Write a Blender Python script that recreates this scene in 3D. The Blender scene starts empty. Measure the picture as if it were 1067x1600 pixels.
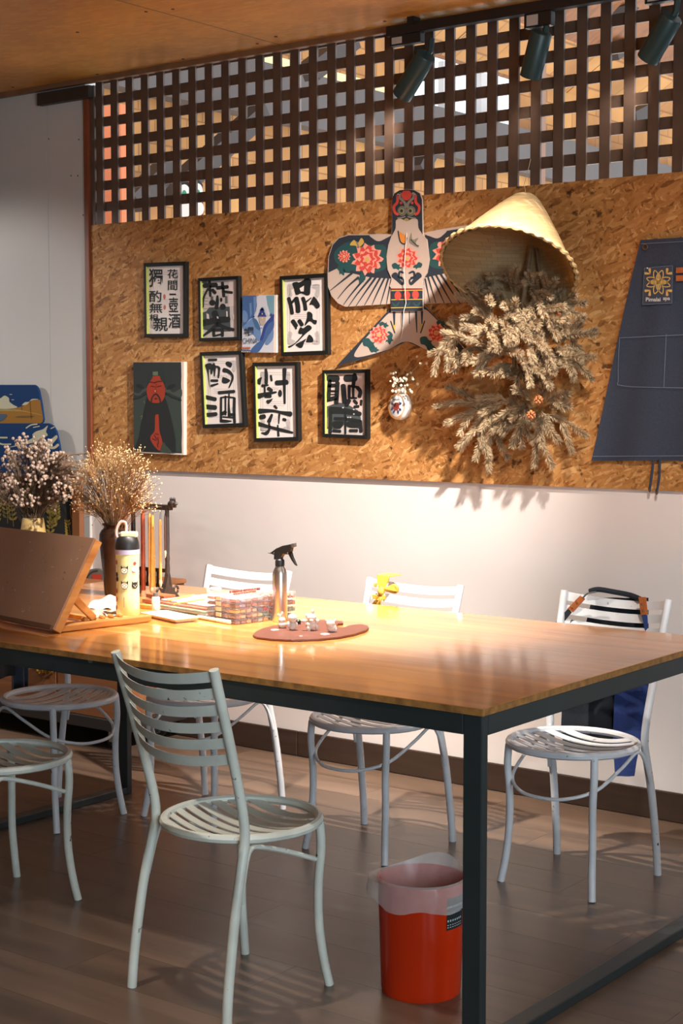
import bpy, bmesh, math, random
from mathutils import Vector, Matrix, Euler, Quaternion
random.seed(11)
R = math.radians
sc = bpy.context.scene
col = sc.collection
# ---------------------------------------------------------------- camera, world, lights, exposure
FPX, PITCH, YAW, CAMH = 2493.0, 4.244, 37.229, 1.5
cd = bpy.data.cameras.new('camera'); cam = bpy.data.objects.new('camera', cd); col.objects.link(cam)
cd.sensor_fit = 'VERTICAL'; cd.sensor_height = 36.0; cd.lens = 36.0 * FPX / 1600.0
cam.location = (0, 0, CAMH); cam.rotation_euler = (R(90 - PITCH), 0, R(YAW)); cd.clip_start = 0.05
sc.camera = cam
sc.view_settings.view_transform = 'Standard'; sc.view_settings.look = 'None'
sc.view_settings.gamma = 1.0; sc.view_settings.use_curve_mapping = False
sc.view_settings.exposure = 0.0
wd = bpy.data.worlds.new('sky'); sc.world = wd; wd.use_nodes = True
bg = wd.node_tree.nodes['Background']
bg.inputs[0].default_value = (0.84, 0.92, 1.0, 1); bg.inputs[1].default_value = 2.4

def lamp(name, kind, loc, aim, power, color, **kw):
    l = bpy.data.lights.new(name, kind); l.energy = power; l.color = color
    for k, v in kw.items(): setattr(l, k, v)
    o = bpy.data.objects.new(name, l); col.objects.link(o); o.location = loc
    o.rotation_euler = (Vector(aim) - Vector(loc)).to_track_quat('-Z', 'Y').to_euler()
    return o
WARM = (1.0, 0.91, 0.82)
# ceiling spotlights of the room itself (they hang above the frame)
lamp('ceiling_spot', 'SPOT', (-1.95, 4.02, 2.78), (-4.75, 4.78, 0.4), 900, (1.0, 0.92, 0.85), spot_size=R(63), spot_blend=1.0, shadow_soft_size=0.035)
lamp('ceiling_spot', 'SPOT', (-3.0, 3.5, 2.78), (-3.1, 3.92, 0.8), 800, (1.0, 0.91, 0.8), spot_size=R(55), spot_blend=1.0, shadow_soft_size=0.035)
lamp('ceiling_spot', 'SPOT', (-1.2, 3.0, 2.78), (-2.5, 5.08, 0.8), 190, WARM, spot_size=R(52), spot_blend=1.0, shadow_soft_size=0.035)
lamp('ceiling_spot', 'SPOT', (-2.75, 2.42, 2.78), (-2.68, 2.85, 0.4), 130, WARM, spot_size=R(46), spot_blend=1.0, shadow_soft_size=0.035)
lamp('ceiling_spot', 'SPOT', (-7.0, 3.5, 2.45), (-5.85, 5.08, 1.25), 85, (1.0, 0.95, 0.92), spot_size=R(64), spot_blend=0.45, shadow_soft_size=0.06)
sc.cycles.caustics_reflective = False
# sun over the hall, coming through the lattice onto the straw hat and the floor at the right
lamp('sun', 'SUN', (0, 9, 12), (-2.4, 4.56, 1.2), 3.0, (1.0, 0.95, 0.88), angle=R(0.6))
# warm fill lights added to brighten the hall behind the lattice; no fixtures
lamp('hall_fill', 'POINT', (-4.6, 8.5, 1.6), (-4.6, 8.5, 0), 45, (1.0, 0.8, 0.56), shadow_soft_size=0.2)
lamp('hall_fill', 'POINT', (-5.0, 15.0, 1.8), (-5, 15, 0), 80, (1.0, 0.8, 0.56), shadow_soft_size=0.2)
# added cool area light for window light from behind right; no window built
lamp('daylight_fill', 'AREA', (2.6, 0.2, 1.6), (-2.4, 3.6, 0.8), 230, (0.68, 0.86, 1.0), shape='RECTANGLE', size=3.0, size_y=2.2)

_fw = Vector((-math.sin(R(YAW)) * math.cos(R(PITCH)), math.cos(R(YAW)) * math.cos(R(PITCH)), -math.sin(R(PITCH))))
_rt = Vector((math.cos(R(YAW)), math.sin(R(YAW)), 0)); _up = _rt.cross(_fw); _C = Vector((0, 0, CAMH))
def ray(x, y): return _fw * FPX + _rt * (x - 533.5) - _up * (y - 800)
def atz(x, y, z): d = ray(x, y); return _C + d * ((z - CAMH) / d.z)
def aty(x, y, Y): d = ray(x, y); return _C + d * (Y / d.y)
def atx(x, y, X): d = ray(x, y); return _C + d * (X / d.x)

# ---------------------------------------------------------------- materials
_m = {}
def s2l(c):
    return tuple(((v / 255) / 12.92 if v / 255 <= 0.04045 else ((v / 255 + 0.055) / 1.055) ** 2.4) for v in c) + (1,)
def mat(name, rgb, rough=0.6, metal=0.0, var=0.0, scale=20.0, bump=0.0, trans=0.0, alpha=1.0, spec=0.5, stretch=(1, 1, 1), emit=0, coat=0.0):
    if name in _m: return _m[name]
    m = bpy.data.materials.new(name); m.use_nodes = True; nt = m.node_tree; b = nt.nodes['Principled BSDF']
    c = s2l(rgb); b.inputs['Base Color'].default_value = c
    b.inputs['Roughness'].default_value = rough; b.inputs['Metallic'].default_value = metal
    b.inputs['Specular IOR Level'].default_value = spec
    b.inputs['Coat Weight'].default_value = coat
    if trans: b.inputs['Transmission Weight'].default_value = trans
    if alpha < 1: b.inputs['Alpha'].default_value = alpha
    if emit: b.inputs['Emission Color'].default_value = c; b.inputs['Emission Strength'].default_value = emit
    if var or bump:
        tc = nt.nodes.new('ShaderNodeTexCoord'); mp = nt.nodes.new('ShaderNodeMapping'); mp.inputs['Scale'].default_value = stretch
        nz = nt.nodes.new('ShaderNodeTexNoise'); nz.inputs['Scale'].default_value = scale; nz.inputs['Detail'].default_value = 6
        nt.links.new(tc.outputs['Object'], mp.inputs[0]); nt.links.new(mp.outputs[0], nz.inputs['Vector'])
        if var:
            rp = nt.nodes.new('ShaderNodeValToRGB'); rp.color_ramp.elements[0].position = 0.3; rp.color_ramp.elements[1].position = 0.7
            rp.color_ramp.elements[0].color = tuple(v * (1 - var) for v in c[:3]) + (1,)
            rp.color_ramp.elements[1].color = tuple(min(1, v * (1 + var)) for v in c[:3]) + (1,)
            nt.links.new(nz.outputs['Fac'], rp.inputs[0]); nt.links.new(rp.outputs[0], b.inputs['Base Color'])
        if bump:
            bp = nt.nodes.new('ShaderNodeBump'); bp.inputs['Strength'].default_value = bump; bp.inputs['Distance'].default_value = 0.004
            nt.links.new(nz.outputs['Fac'], bp.inputs['Height']); nt.links.new(bp.outputs[0], b.inputs['Normal'])
    _m[name] = m; return m
def nodes_of(name):
    m = bpy.data.materials.new(name); m.use_nodes = True; _m[name] = m
    return m, m.node_tree, m.node_tree.nodes['Principled BSDF'], m.node_tree.nodes.new, m.node_tree.links.new
def ramp(nt, stops):
    r = nt.nodes.new('ShaderNodeValToRGB'); e = r.color_ramp.elements
    while len(e) < len(stops): e.new(0.5)
    for i, (p, c) in enumerate(stops): e[i].position = p; e[i].color = s2l(c)
    return r
def osb_material():
    m, nt, b, N, L = nodes_of('oriented_strand_board')
    tc = N('ShaderNodeTexCoord'); last = None
    nz = N('ShaderNodeTexNoise'); nz.inputs['Scale'].default_value = 7; nz.inputs['Detail'].default_value = 3; L(tc.outputs['Object'], nz.inputs['Vector'])
    for k, (ang, sx, sz) in enumerate(((12, 13, 48), (68, 12, 50), (128, 14, 45), (160, 9, 36))):
        mp = N('ShaderNodeMapping'); mp.vector_type = 'TEXTURE'; mp.inputs['Rotation'].default_value = (0, R(ang), 0); mp.inputs['Scale'].default_value = (0.42 / sx, 1, 0.42 / sz)
        mp.inputs['Location'].default_value = (k * 3.1, 0, k)
        ad = N('ShaderNodeVectorMath'); ad.operation = 'SCALE'; ad.inputs['Scale'].default_value = 1.1
        a2 = N('ShaderNodeVectorMath'); a2.operation = 'ADD'
        L(tc.outputs['Object'], mp.inputs[0]); L(nz.outputs['Color'], ad.inputs[0]); L(mp.outputs[0], a2.inputs[0]); L(ad.outputs[0], a2.inputs[1])
        v = N('ShaderNodeTexVoronoi'); v.inputs['Scale'].default_value = 1.0; v.voronoi_dimensions = '3D'; L(a2.outputs[0], v.inputs['Vector'])
        sp = N('ShaderNodeSeparateColor'); L(v.outputs['Color'], sp.inputs[0])
        if last is None: last = (sp.outputs[0], sp.outputs[1])
        else:
            gt = N('ShaderNodeMath'); gt.operation = 'GREATER_THAN'; gt.inputs[1].default_value = 0.55; L(sp.outputs[2], gt.inputs[0])
            mx = N('ShaderNodeMix'); L(gt.outputs[0], mx.inputs[0]); L(last[0], mx.inputs[2]); L(sp.outputs[0], mx.inputs[3])
            my = N('ShaderNodeMix'); L(gt.outputs[0], my.inputs[0]); L(last[1], my.inputs[2]); L(sp.outputs[1], my.inputs[3])
            last = (mx.outputs[0], my.outputs[0])
    rp = ramp(nt, [(0.0, (128, 82, 40)), (0.12, (158, 106, 56)), (0.5, (176, 123, 69)), (0.85, (188, 137, 82)), (1.0, (204, 158, 102))])
    fine = N('ShaderNodeTexNoise'); fine.inputs['Scale'].default_value = 60; fine.inputs['Detail'].default_value = 5; L(tc.outputs['Object'], fine.inputs['Vector'])
    fm = N('ShaderNodeMath'); fm.operation = 'MULTIPLY_ADD'; fm.inputs[1].default_value = 0.5; fm.inputs[2].default_value = -0.25; L(fine.outputs['Fac'], fm.inputs[0])
    av = N('ShaderNodeMath'); av.operation = 'ADD'; L(last[0], av.inputs[0]); L(fm.outputs[0], av.inputs[1])
    L(av.outputs[0], rp.inputs[0])
    dk = N('ShaderNodeTexNoise'); dk.inputs['Scale'].default_value = 26; dk.inputs['Detail'].default_value = 8; L(tc.outputs['Object'], dk.inputs['Vector'])
    dr = ramp(nt, [(0.30, (70, 40, 18)), (0.37, (255, 255, 255))]); L(dk.outputs['Fac'], dr.inputs[0])
    mu = N('ShaderNodeMix'); mu.data_type = 'RGBA'; mu.blend_type = 'MULTIPLY'; mu.inputs[0].default_value = 0.8
    L(rp.outputs[0], mu.inputs[6]); L(dr.outputs[0], mu.inputs[7]); L(mu.outputs[2], b.inputs['Base Color'])
    bp = N('ShaderNodeBump'); bp.inputs['Strength'].default_value = 0.25; bp.inputs['Distance'].default_value = 0.002; L(last[1], bp.inputs['Height']); L(bp.outputs[0], b.inputs['Normal'])
    b.inputs['Roughness'].default_value = 0.6; b.inputs['Specular IOR Level'].default_value = 0.25
    return m
def weave_material(name, c1, c2, cm, sx, sy, swap=False, rough=0.45):
    m, nt, b, N, L = nodes_of(name)
    tc = N('ShaderNodeTexCoord'); sp = N('ShaderNodeSeparateXYZ'); L(tc.outputs['Object'], sp.inputs[0])
    cb = N('ShaderNodeCombineXYZ')
    if swap == 'xz': L(sp.outputs[0], cb.inputs[0]); L(sp.outputs[2], cb.inputs[1])
    elif swap: L(sp.outputs[1], cb.inputs[0]); L(sp.outputs[2], cb.inputs[1])
    else: L(sp.outputs[0], cb.inputs[0]); L(sp.outputs[1], cb.inputs[1])
    br = N('ShaderNodeTexBrick'); br.inputs['Scale'].default_value = 1.0; br.inputs['Brick Width'].default_value = sx; br.inputs['Row Height'].default_value = sy
    br.inputs['Mortar Size'].default_value = min(sx, sy) * 0.05; br.offset = 0.5; br.inputs['Mortar Smooth'].default_value = 1.0; br.inputs['Bias'].default_value = 0.0
    br.inputs['Color1'].default_value = s2l(c1); br.inputs['Color2'].default_value = s2l(c2); br.inputs['Mortar'].default_value = s2l(cm)
    L(cb.outputs[0], br.inputs['Vector'])
    nz = N('ShaderNodeTexNoise'); nz.inputs['Scale'].default_value = 1.6; nz.inputs['Detail'].default_value = 6; L(tc.outputs['Object'], nz.inputs['Vector'])
    rp = ramp(nt, [(0.3, (205, 200, 195)), (0.7, (255, 255, 255))]); L(nz.outputs['Fac'], rp.inputs[0])
    mu = N('ShaderNodeMix'); mu.data_type = 'RGBA'; mu.blend_type = 'MULTIPLY'; mu.inputs[0].default_value = 1.0
    L(br.outputs['Color'], mu.inputs[6]); L(rp.outputs[0], mu.inputs[7]); L(mu.outputs[2], b.inputs['Base Color'])
    bp = N('ShaderNodeBump'); bp.inputs['Strength'].default_value = 0.25; bp.inputs['Distance'].default_value = 0.002; L(br.outputs['Fac'], bp.inputs['Height']); L(bp.outputs[0], b.inputs['Normal'])
    b.inputs['Roughness'].default_value = rough
    return m
def wood_material(name, dark, mid, light, along='x', rough=0.35, fine=1.0, coat=0.0, spread=True):
    m, nt, b, N, L = nodes_of(name)
    tc = N('ShaderNodeTexCoord'); oi = N('ShaderNodeObjectInfo')
    mp = N('ShaderNodeMapping'); s = {'x': (1.2, 14, 14), 'y': (14, 1.2, 14), 'z': (14, 14, 1.2)}[along]; mp.inputs['Scale'].default_value = tuple(v * fine for v in s)
    of = N('ShaderNodeVectorMath'); of.operation = 'SCALE'; of.inputs['Scale'].default_value = 37.0 if spread else 0.0
    cb = N('ShaderNodeCombineXYZ'); L(oi.outputs['Random'], cb.inputs[0]); L(oi.outputs['Random'], cb.inputs[1]); L(cb.outputs[0], of.inputs[0])
    a2 = N('ShaderNodeVectorMath'); a2.operation = 'ADD'; L(tc.outputs['Object'], mp.inputs[0]); L(mp.outputs[0], a2.inputs[0]); L(of.outputs[0], a2.inputs[1])
    nz = N('ShaderNodeTexNoise'); nz.inputs['Scale'].default_value = 1.0; nz.inputs['Detail'].default_value = 7; nz.inputs['Distortion'].default_value = 0.6; L(a2.outputs[0], nz.inputs['Vector'])
    rp = ramp(nt, [(0.28, dark), (0.5, mid), (0.72, light)]); L(nz.outputs['Fac'], rp.inputs[0])
    hv = N('ShaderNodeHueSaturation'); ma = N('ShaderNodeMath'); ma.operation = 'MULTIPLY_ADD'; ma.inputs[1].default_value = 0.3 if spread else 0; ma.inputs[2].default_value = 0.85 if spread else 1
    L(oi.outputs['Random'], ma.inputs[0]); L(ma.outputs[0], hv.inputs['Value']); L(rp.outputs[0], hv.inputs['Color']); L(hv.outputs[0], b.inputs['Base Color'])
    rr = N('ShaderNodeMath'); rr.operation = 'MULTIPLY_ADD'; rr.inputs[1].default_value = 0.2; rr.inputs[2].default_value = rough - 0.1
    L(nz.outputs['Fac'], rr.inputs[0]); L(rr.outputs[0], b.inputs['Roughness'])
    b.inputs['Coat Weight'].default_value = coat; b.inputs['Coat Roughness'].default_value = 0.1
    return m
def chipped_paint(name, rgb, chip=(66, 58, 50), thr=0.262, rough=0.42):
    m, nt, b, N, L = nodes_of(name)
    tc = N('ShaderNodeTexCoord'); oi = N('ShaderNodeObjectInfo'); a2 = N('ShaderNodeVectorMath'); a2.operation = 'ADD'
    L(tc.outputs['Object'], a2.inputs[0]); L(oi.outputs['Location'], a2.inputs[1])
    nz = N('ShaderNodeTexNoise'); nz.inputs['Scale'].default_value = 38; nz.inputs['Detail'].default_value = 5; L(a2.outputs[0], nz.inputs['Vector'])
    n2 = N('ShaderNodeTexNoise'); n2.inputs['Scale'].default_value = 9; n2.inputs['Detail'].default_value = 4; L(a2.outputs[0], n2.inputs['Vector'])
    rp = ramp(nt, [(thr, chip), (thr + 0.05, (255, 255, 255))]); L(nz.outputs['Fac'], rp.inputs[0])
    r2 = ramp(nt, [(0.3, tuple(int(v * 0.90) for v in rgb)), (0.62, rgb)]); L(n2.outputs['Fac'], r2.inputs[0])
    mu = N('ShaderNodeMix'); mu.data_type = 'RGBA'; mu.blend_type = 'MULTIPLY'; mu.inputs[0].default_value = 1.0
    L(r2.outputs[0], mu.inputs[6]); L(rp.outputs[0], mu.inputs[7]); L(mu.outputs[2], b.inputs['Base Color']); b.inputs['Roughness'].default_value = rough
    return m

OSB = osb_material()
BAMBOO = weave_material('woven_bamboo_ceiling', (238, 180, 90), (222, 162, 78), (206, 146, 68), 0.05, 0.022)
FARMAT = weave_material('woven_bamboo_far_roof', (204, 148, 84), (178, 122, 64), (144, 96, 48), 0.34, 0.22, swap=True, rough=0.7)
HATM = weave_material('woven_palm_leaf', (186, 158, 110), (170, 142, 96), (132, 106, 68), 0.026, 0.013, swap='xz', rough=0.6)
TABLEW = wood_material('varnished_table_wood', (172, 104, 44), (210, 140, 68), (226, 162, 90), 'x', 0.4, 1.0, coat=1.0)
EDGEW = mat('worn_table_edge', (150, 104, 52), 0.6, var=0.4, scale=40)
FLOORW = wood_material('grey_brown_floor_board', (80, 64, 53), (102, 82, 68), (118, 96, 80), 'x', 0.33, 0.8)
EASELW = wood_material('beech_easel_wood', (176, 110, 50), (208, 146, 78), (226, 170, 100), 'y', 0.5, 1.5)
BROWNW = wood_material('brown_plywood', (112, 68, 38), (140, 88, 50), (156, 100, 60), 'x', 0.6, 1.0)
LATT = mat('dark_stained_lattice', (92, 72, 60), 0.5, var=0.2, scale=14)
WHITEW = mat('white_wall_paint', (224, 214, 208), 0.75, var=0.025, scale=3, bump=0.04)
GREYW = mat('grey_white_panel', (196, 194, 190), 0.8, var=0.03, scale=2)
BASEB = mat('dark_brown_skirting', (58, 42, 33), 0.45, var=0.2, scale=12, stretch=(0.3, 3, 3))
REDTRIM = mat('red_brown_edge', (126, 64, 34), 0.55, var=0.15, scale=10)
DARKST = mat('dark_green_black_steel', (40, 47, 48), 0.42, var=0.12, scale=6)
CHAIRP = chipped_paint('white_chair_enamel', (226, 226, 228))
CHAIRG = chipped_paint('aged_white_chair_enamel', (222, 224, 212))
LAMPG = mat('dark_green_lamp_enamel', (40, 62, 62), 0.4)
BLACKP = mat('black_plastic', (24, 25, 26), 0.45)
BLACKF = mat('black_picture_frame', (22, 22, 21), 0.6, spec=0.3)
PAPER = mat('white_paper', (226, 216, 210), 0.85)
INK = mat('black_ink', (22, 26, 27), 0.7)
GREYINK = mat('grey_print', (186, 178, 176), 0.85, var=0.2, scale=300)
NAVY = mat('navy_denim', (50, 58, 74), 0.9, var=0.12, scale=160, bump=0.2)
NAVYB = mat('blue_denim', (38, 58, 116), 0.9, var=0.12, scale=120, bump=0.2)
LEATHER = mat('tan_leather', (168, 92, 46), 0.6, var=0.15, scale=60)
BRASS = mat('brass', (224, 190, 120), 0.3, metal=1.0)
CHROME = mat('brushed_aluminium', (214, 208, 202), 0.28, metal=1.0)
SILVER = mat('steel', (170, 170, 170), 0.35, metal=1.0)

# ---------------------------------------------------------------- mesh builder
def crom(pts, n=6, closed=False):
    P = [Vector(p) for p in pts]; k = len(P); out = []
    if k < 3 and not closed: return P
    for i in range(k if closed else k - 1):
        if closed: a, b, c, d = P[i - 1], P[i], P[(i + 1) % k], P[(i + 2) % k]
        else: a, b, c, d = P[max(i - 1, 0)], P[i], P[i + 1], P[min(i + 2, k - 1)]
        for j in range(n):
            t = j / n
            out.append(0.5 * (2 * b + (c - a) * t + (2 * a - 5 * b + 4 * c - d) * t * t + (3 * b - a - 3 * c + d) * t ** 3))
    if not closed: out.append(P[-1])
    return out
class MB:
    def __init__(s): s.v = []; s.f = []; s.mi = []; s.mats = []
    def slot(s, m):
        if m is None: return 0
        if m not in s.mats: s.mats.append(m)
        return s.mats.index(m)
    def add(s, v, f, m=None):
        o = len(s.v); s.v += [Vector(p) for p in v]; k = s.slot(m)
        for q in f: s.f.append(tuple(i + o for i in q)); s.mi.append(k)
        return s
    def box(s, c, size, rot=None, m=None):
        c = Vector(c); x, y, z = (d / 2 for d in size)
        v = [Vector((a * x, b * y, d * z)) for d in (-1, 1) for b in (-1, 1) for a in (-1, 1)]
        if rot is not None: v = [rot @ p for p in v]
        return s.add([p + c for p in v], [(0, 2, 3, 1), (4, 5, 7, 6), (0, 1, 5, 4), (2, 6, 7, 3), (0, 4, 6, 2), (1, 3, 7, 5)], m)
    def box2(s, a, b, m=None):
        a, b = Vector(a), Vector(b); return s.box((a + b) / 2, [abs(b[i] - a[i]) for i in range(3)], None, m)
    def bar(s, a, b, w, h, up=(0, 0, 1), m=None):
        a, b = Vector(a), Vector(b); z = (b - a).normalized(); x = Vector(up).cross(z)
        if x.length < 1e-5: x = Vector((1, 0, 0)).cross(z)
        x.normalize(); y = z.cross(x)
        v = [p + x * i * w / 2 + y * j * h / 2 for p in (a, b) for i, j in ((-1, -1), (1, -1), (1, 1), (-1, 1))]
        return s.add(v, [(3, 2, 1, 0), (4, 5, 6, 7), (0, 1, 5, 4), (1, 2, 6, 5), (2, 3, 7, 6), (3, 0, 4, 7)], m)
    def tube(s, pts, r, seg=8, closed=False, m=None, cap=True, flat=None):
        P = [Vector(p) for p in pts]; k = len(P); rr = r if isinstance(r, (list, tuple)) else [r] * k
        T = []
        for i in range(k):
            a = P[(i - 1) % k] if (closed or i) else P[0]; b = P[(i + 1) % k] if (closed or i < k - 1) else P[-1]
            T.append((b - a).normalized())
        n = T[0].orthogonal().normalized() if flat is None else Vector(flat).normalized(); v = []
        for i in range(k):
            n = (n - T[i] * n.dot(T[i]))
            n = n.normalized() if n.length > 1e-6 else T[i].orthogonal().normalized()
            bn = T[i].cross(n)
            for j in range(seg):
                a = 2 * math.pi * j / seg; v.append(P[i] + (n * math.cos(a) + bn * math.sin(a)) * rr[i])
        f = []
        for i in range(k if closed else k - 1):
            i2 = (i + 1) % k
            for j in range(seg): f.append((i * seg + j, i * seg + (j + 1) % seg, i2 * seg + (j + 1) % seg, i2 * seg + j))
        if cap and not closed: f += [tuple(range(seg - 1, -1, -1)), tuple((k - 1) * seg + j for j in range(seg))]
        return s.add(v, f, m)
    def lathe(s, prof, seg=24, M=None, m=None, sx=1, sy=1, caps=True):
        M = M or Matrix(); v = []
        for r, z in prof:
            for j in range(seg):
                a = 2 * math.pi * j / seg; v.append(M @ Vector((r * math.cos(a) * sx, r * math.sin(a) * sy, z)))
        f = []
        for i in range(len(prof) - 1):
            for j in range(seg): f.append((i * seg + j, i * seg + (j + 1) % seg, (i + 1) * seg + (j + 1) % seg, (i + 1) * seg + j))
        if caps:
            if prof[0][0] > 1e-5: f.append(tuple(range(seg - 1, -1, -1)))
            if prof[-1][0] > 1e-5: f.append(tuple((len(prof) - 1) * seg + j for j in range(seg)))
        return s.add(v, f, m)
    def blob(s, c, r, seg=8, rings=5, M=None, m=None):
        c = Vector(c); r = r if isinstance(r, (tuple, list)) else (r, r, r); v = []
        for i in range(rings + 1):
            p = math.pi * i / rings
            for j in range(seg):
                a = 2 * math.pi * j / seg; q = Vector((r[0] * math.sin(p) * math.cos(a), r[1] * math.sin(p) * math.sin(a), r[2] * math.cos(p)))
                v.append(c + (M @ q if M else q))
        f = [(i * seg + j, (i + 1) * seg + j, (i + 1) * seg + (j + 1) % seg, i * seg + (j + 1) % seg) for i in range(rings) for j in range(seg)]
        return s.add(v, f, m)
    def octa(s, c, r, m=None):
        c = Vector(c); v = [c + Vector(d) * r for d in ((1, 0, 0), (-1, 0, 0), (0, 1, 0), (0, -1, 0), (0, 0, 1), (0, 0, -1))]
        return s.add(v, [(0, 2, 4), (2, 1, 4), (1, 3, 4), (3, 0, 4), (2, 0, 5), (1, 2, 5), (3, 1, 5), (0, 3, 5)], m)
    def sheet(s, rows, thick=0.0, m=None, nrm=None):
        k, n = len(rows), len(rows[0]); v = [Vector(p) for r in rows for p in r]
        f = [(i * n + j, i * n + j + 1, (i + 1) * n + j + 1, (i + 1) * n + j) for i in range(k - 1) for j in range(n - 1)]
        if thick:
            d = Vector(nrm).normalized() * thick; o = len(v); v += [p + d for p in v[:o]]
            f2 = [tuple(i + o for i in reversed(q)) for q in f]
            ed = [(j, j + 1) for j in range(n - 1)] + [((k - 1) * n + j + 1, (k - 1) * n + j) for j in range(n - 1)] + [((i + 1) * n, i * n) for i in range(k - 1)] + [(i * n + n - 1, (i + 1) * n + n - 1) for i in range(k - 1)]
            f = f + f2 + [(b, a, a + o, b + o) for a, b in ed]
        return s.add(v, f, m)
    def prism(s, poly, d, m=None):
        d = Vector(d); P = [Vector(p) for p in poly]; n = len(P)
        return s.add(P + [p + d for p in P], [tuple(range(n - 1, -1, -1)), tuple(range(n, 2 * n))] + [(i, (i + 1) % n, (i + 1) % n + n, i + n) for i in range(n)], m)
def origin(o):
    p = Vector((0, 0, 0))
    while o is not None: p = p + Vector(o.location); o = o.parent
    return p
def build(name, mb, m=None, parent=None, local=False, smooth=False, bevel=0.0, fix=True, base=None, kind=None, label=None):
    me = bpy.data.meshes.new(name)
    off = Vector((0, 0, 0)) if local else (origin(parent) if parent else Vector(base or (0, 0, 0)))
    me.from_pydata([p - off for p in mb.v], [], mb.f)
    ms = mb.mats or [m]
    for q in ms: me.materials.append(q)
    if mb.mats: me.polygons.foreach_set('material_index', mb.mi)
    if fix:
        b = bmesh.new(); b.from_mesh(me); bmesh.ops.recalc_face_normals(b, faces=b.faces); b.to_mesh(me); b.free()
    o = bpy.data.objects.new(name, me); col.objects.link(o)
    if parent: o.parent = parent
    elif base: o.location = base
    if smooth:
        me.shade_smooth(); md = o.modifiers.new('edges', 'EDGE_SPLIT'); md.split_angle = R(42)
    if bevel:
        md = o.modifiers.new('bevel', 'BEVEL'); md.width = bevel; md.segments = 2; md.limit_method = 'ANGLE'
    if kind: o['kind'] = kind
    if label: o['label'] = label
    return o
def tag(o, label, cat, group=None, kind=None):
    o['label'] = label; o['category'] = cat
    if group: o['group'] = group
    if kind: o['kind'] = kind
    return o
def thing(name, label, cat, loc=(0, 0, 0), rz=0.0, group=None):
    o = bpy.data.objects.new(name, None); col.objects.link(o); o.location = loc; o.rotation_euler = (0, 0, rz); o.empty_display_size = 0.05
    return tag(o, label, cat, group)
def struct(name, mb, m, **k):
    o = build(name, mb, m, **k); o['kind'] = 'structure'; return o
def copy_tree(o, parent=None):
    c = o.copy(); col.objects.link(c); c.parent = parent
    for ch in list(o.children): copy_tree(ch, c)
    return c
def text_faces(body, bold=0.0):
    c = bpy.data.curves.new('t', 'FONT'); c.body = body; c.offset = bold; c.resolution_u = 2
    o = bpy.data.objects.new('t', c); col.objects.link(o); bpy.context.view_layer.update()
    e = o.evaluated_get(bpy.context.evaluated_depsgraph_get()); me = e.to_mesh()
    v = [(p.co.x, p.co.y) for p in me.vertices]; f = [tuple(p.vertices) for p in me.polygons]
    e.to_mesh_clear(); bpy.data.objects.remove(o); bpy.data.curves.remove(c)
    return v, f
class Art:
    """flat print or brushwork on a surface: (u, v, height above the surface) -> place in the room"""
    def __init__(s, M): s.M = M; s.b = MB()
    def poly(s, m, pts, lay=1): s.b.add([s.M(p[0], p[1], lay) for p in pts], [tuple(range(len(pts)))], m); return s
    def smooth(s, m, pts, lay=1, n=4): return s.poly(m, crom([(p[0], p[1], 0) for p in pts], n, True), lay)
    def disc(s, m, c, rx, ry=None, lay=1, n=20):
        ry = ry or rx; return s.poly(m, [(c[0] + rx * math.cos(2 * math.pi * i / n), c[1] + ry * math.sin(2 * math.pi * i / n)) for i in range(n)], lay)
    def stroke(s, m, pts, w=None, lay=1):
        P = [(p[0], p[1], (p[2] if len(p) > 2 else w)) for p in pts]
        q = crom(P, 5) if len(P) > 2 else [Vector(p) for p in P]
        L_, R_ = [], []
        for i, p in enumerate(q):
            a, b = q[max(i - 1, 0)], q[min(i + 1, len(q) - 1)]; d = Vector((b.x - a.x, b.y - a.y)); d = d.normalized() if d.length else Vector((1, 0)); n = Vector((-d.y, d.x)) * max(p.z, 1e-5) / 2
            L_.append((p.x + n.x, p.y + n.y)); R_.append((p.x - n.x, p.y - n.y))
            if i == 0: d0 = d
        v = L_ + R_; k = len(q)
        s.b.add([s.M(x, y, lay) for x, y in v], [(i, i + 1, k + i + 1, k + i) for i in range(k - 1)], m)
        for p, sg, dd in ((q[0], -1, d0), (q[-1], 1, d)):
            r = p.z / 2; a0 = math.atan2(dd.y * sg, dd.x * sg)
            s.poly(m, [(p.x + r * 0.75 * math.cos(a0) * math.cos(t) - r * math.sin(a0) * math.sin(t), p.y + r * 0.75 * math.sin(a0) * math.cos(t) + r * math.cos(a0) * math.sin(t)) for t in [(-math.pi / 2 + math.pi * i / 8) for i in range(9)]], lay)
        return s
    def text(s, m, body, x0, y0, x1, y1, lay=1, bold=0.0):
        v, f = text_faces(body, bold)
        a, b = min(p[0] for p in v), max(p[0] for p in v); c, d = min(p[1] for p in v), max(p[1] for p in v)
        s.b.add([s.M(x0 + (p[0] - a) / max(b - a, 1e-6) * (x1 - x0), y1 - (p[1] - c) / max(d - c, 1e-6) * (y1 - y0), lay) for p in v], f, m); return s
    def done(s, name, parent, label=None): return build(name, s.b, None, parent, fix=False, label=label)
def wall_map(Y, x0=0.0, y0=0.0, k=1.0, step=0.0005):
    return lambda u, v, lay: aty(x0 + u * k, y0 + v * k, Y) - Vector((0, step * lay, 0))
def flat(rgb, rough=0.8): return mat('paint_%02x%02x%02x' % tuple(rgb), rgb, rough)
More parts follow.
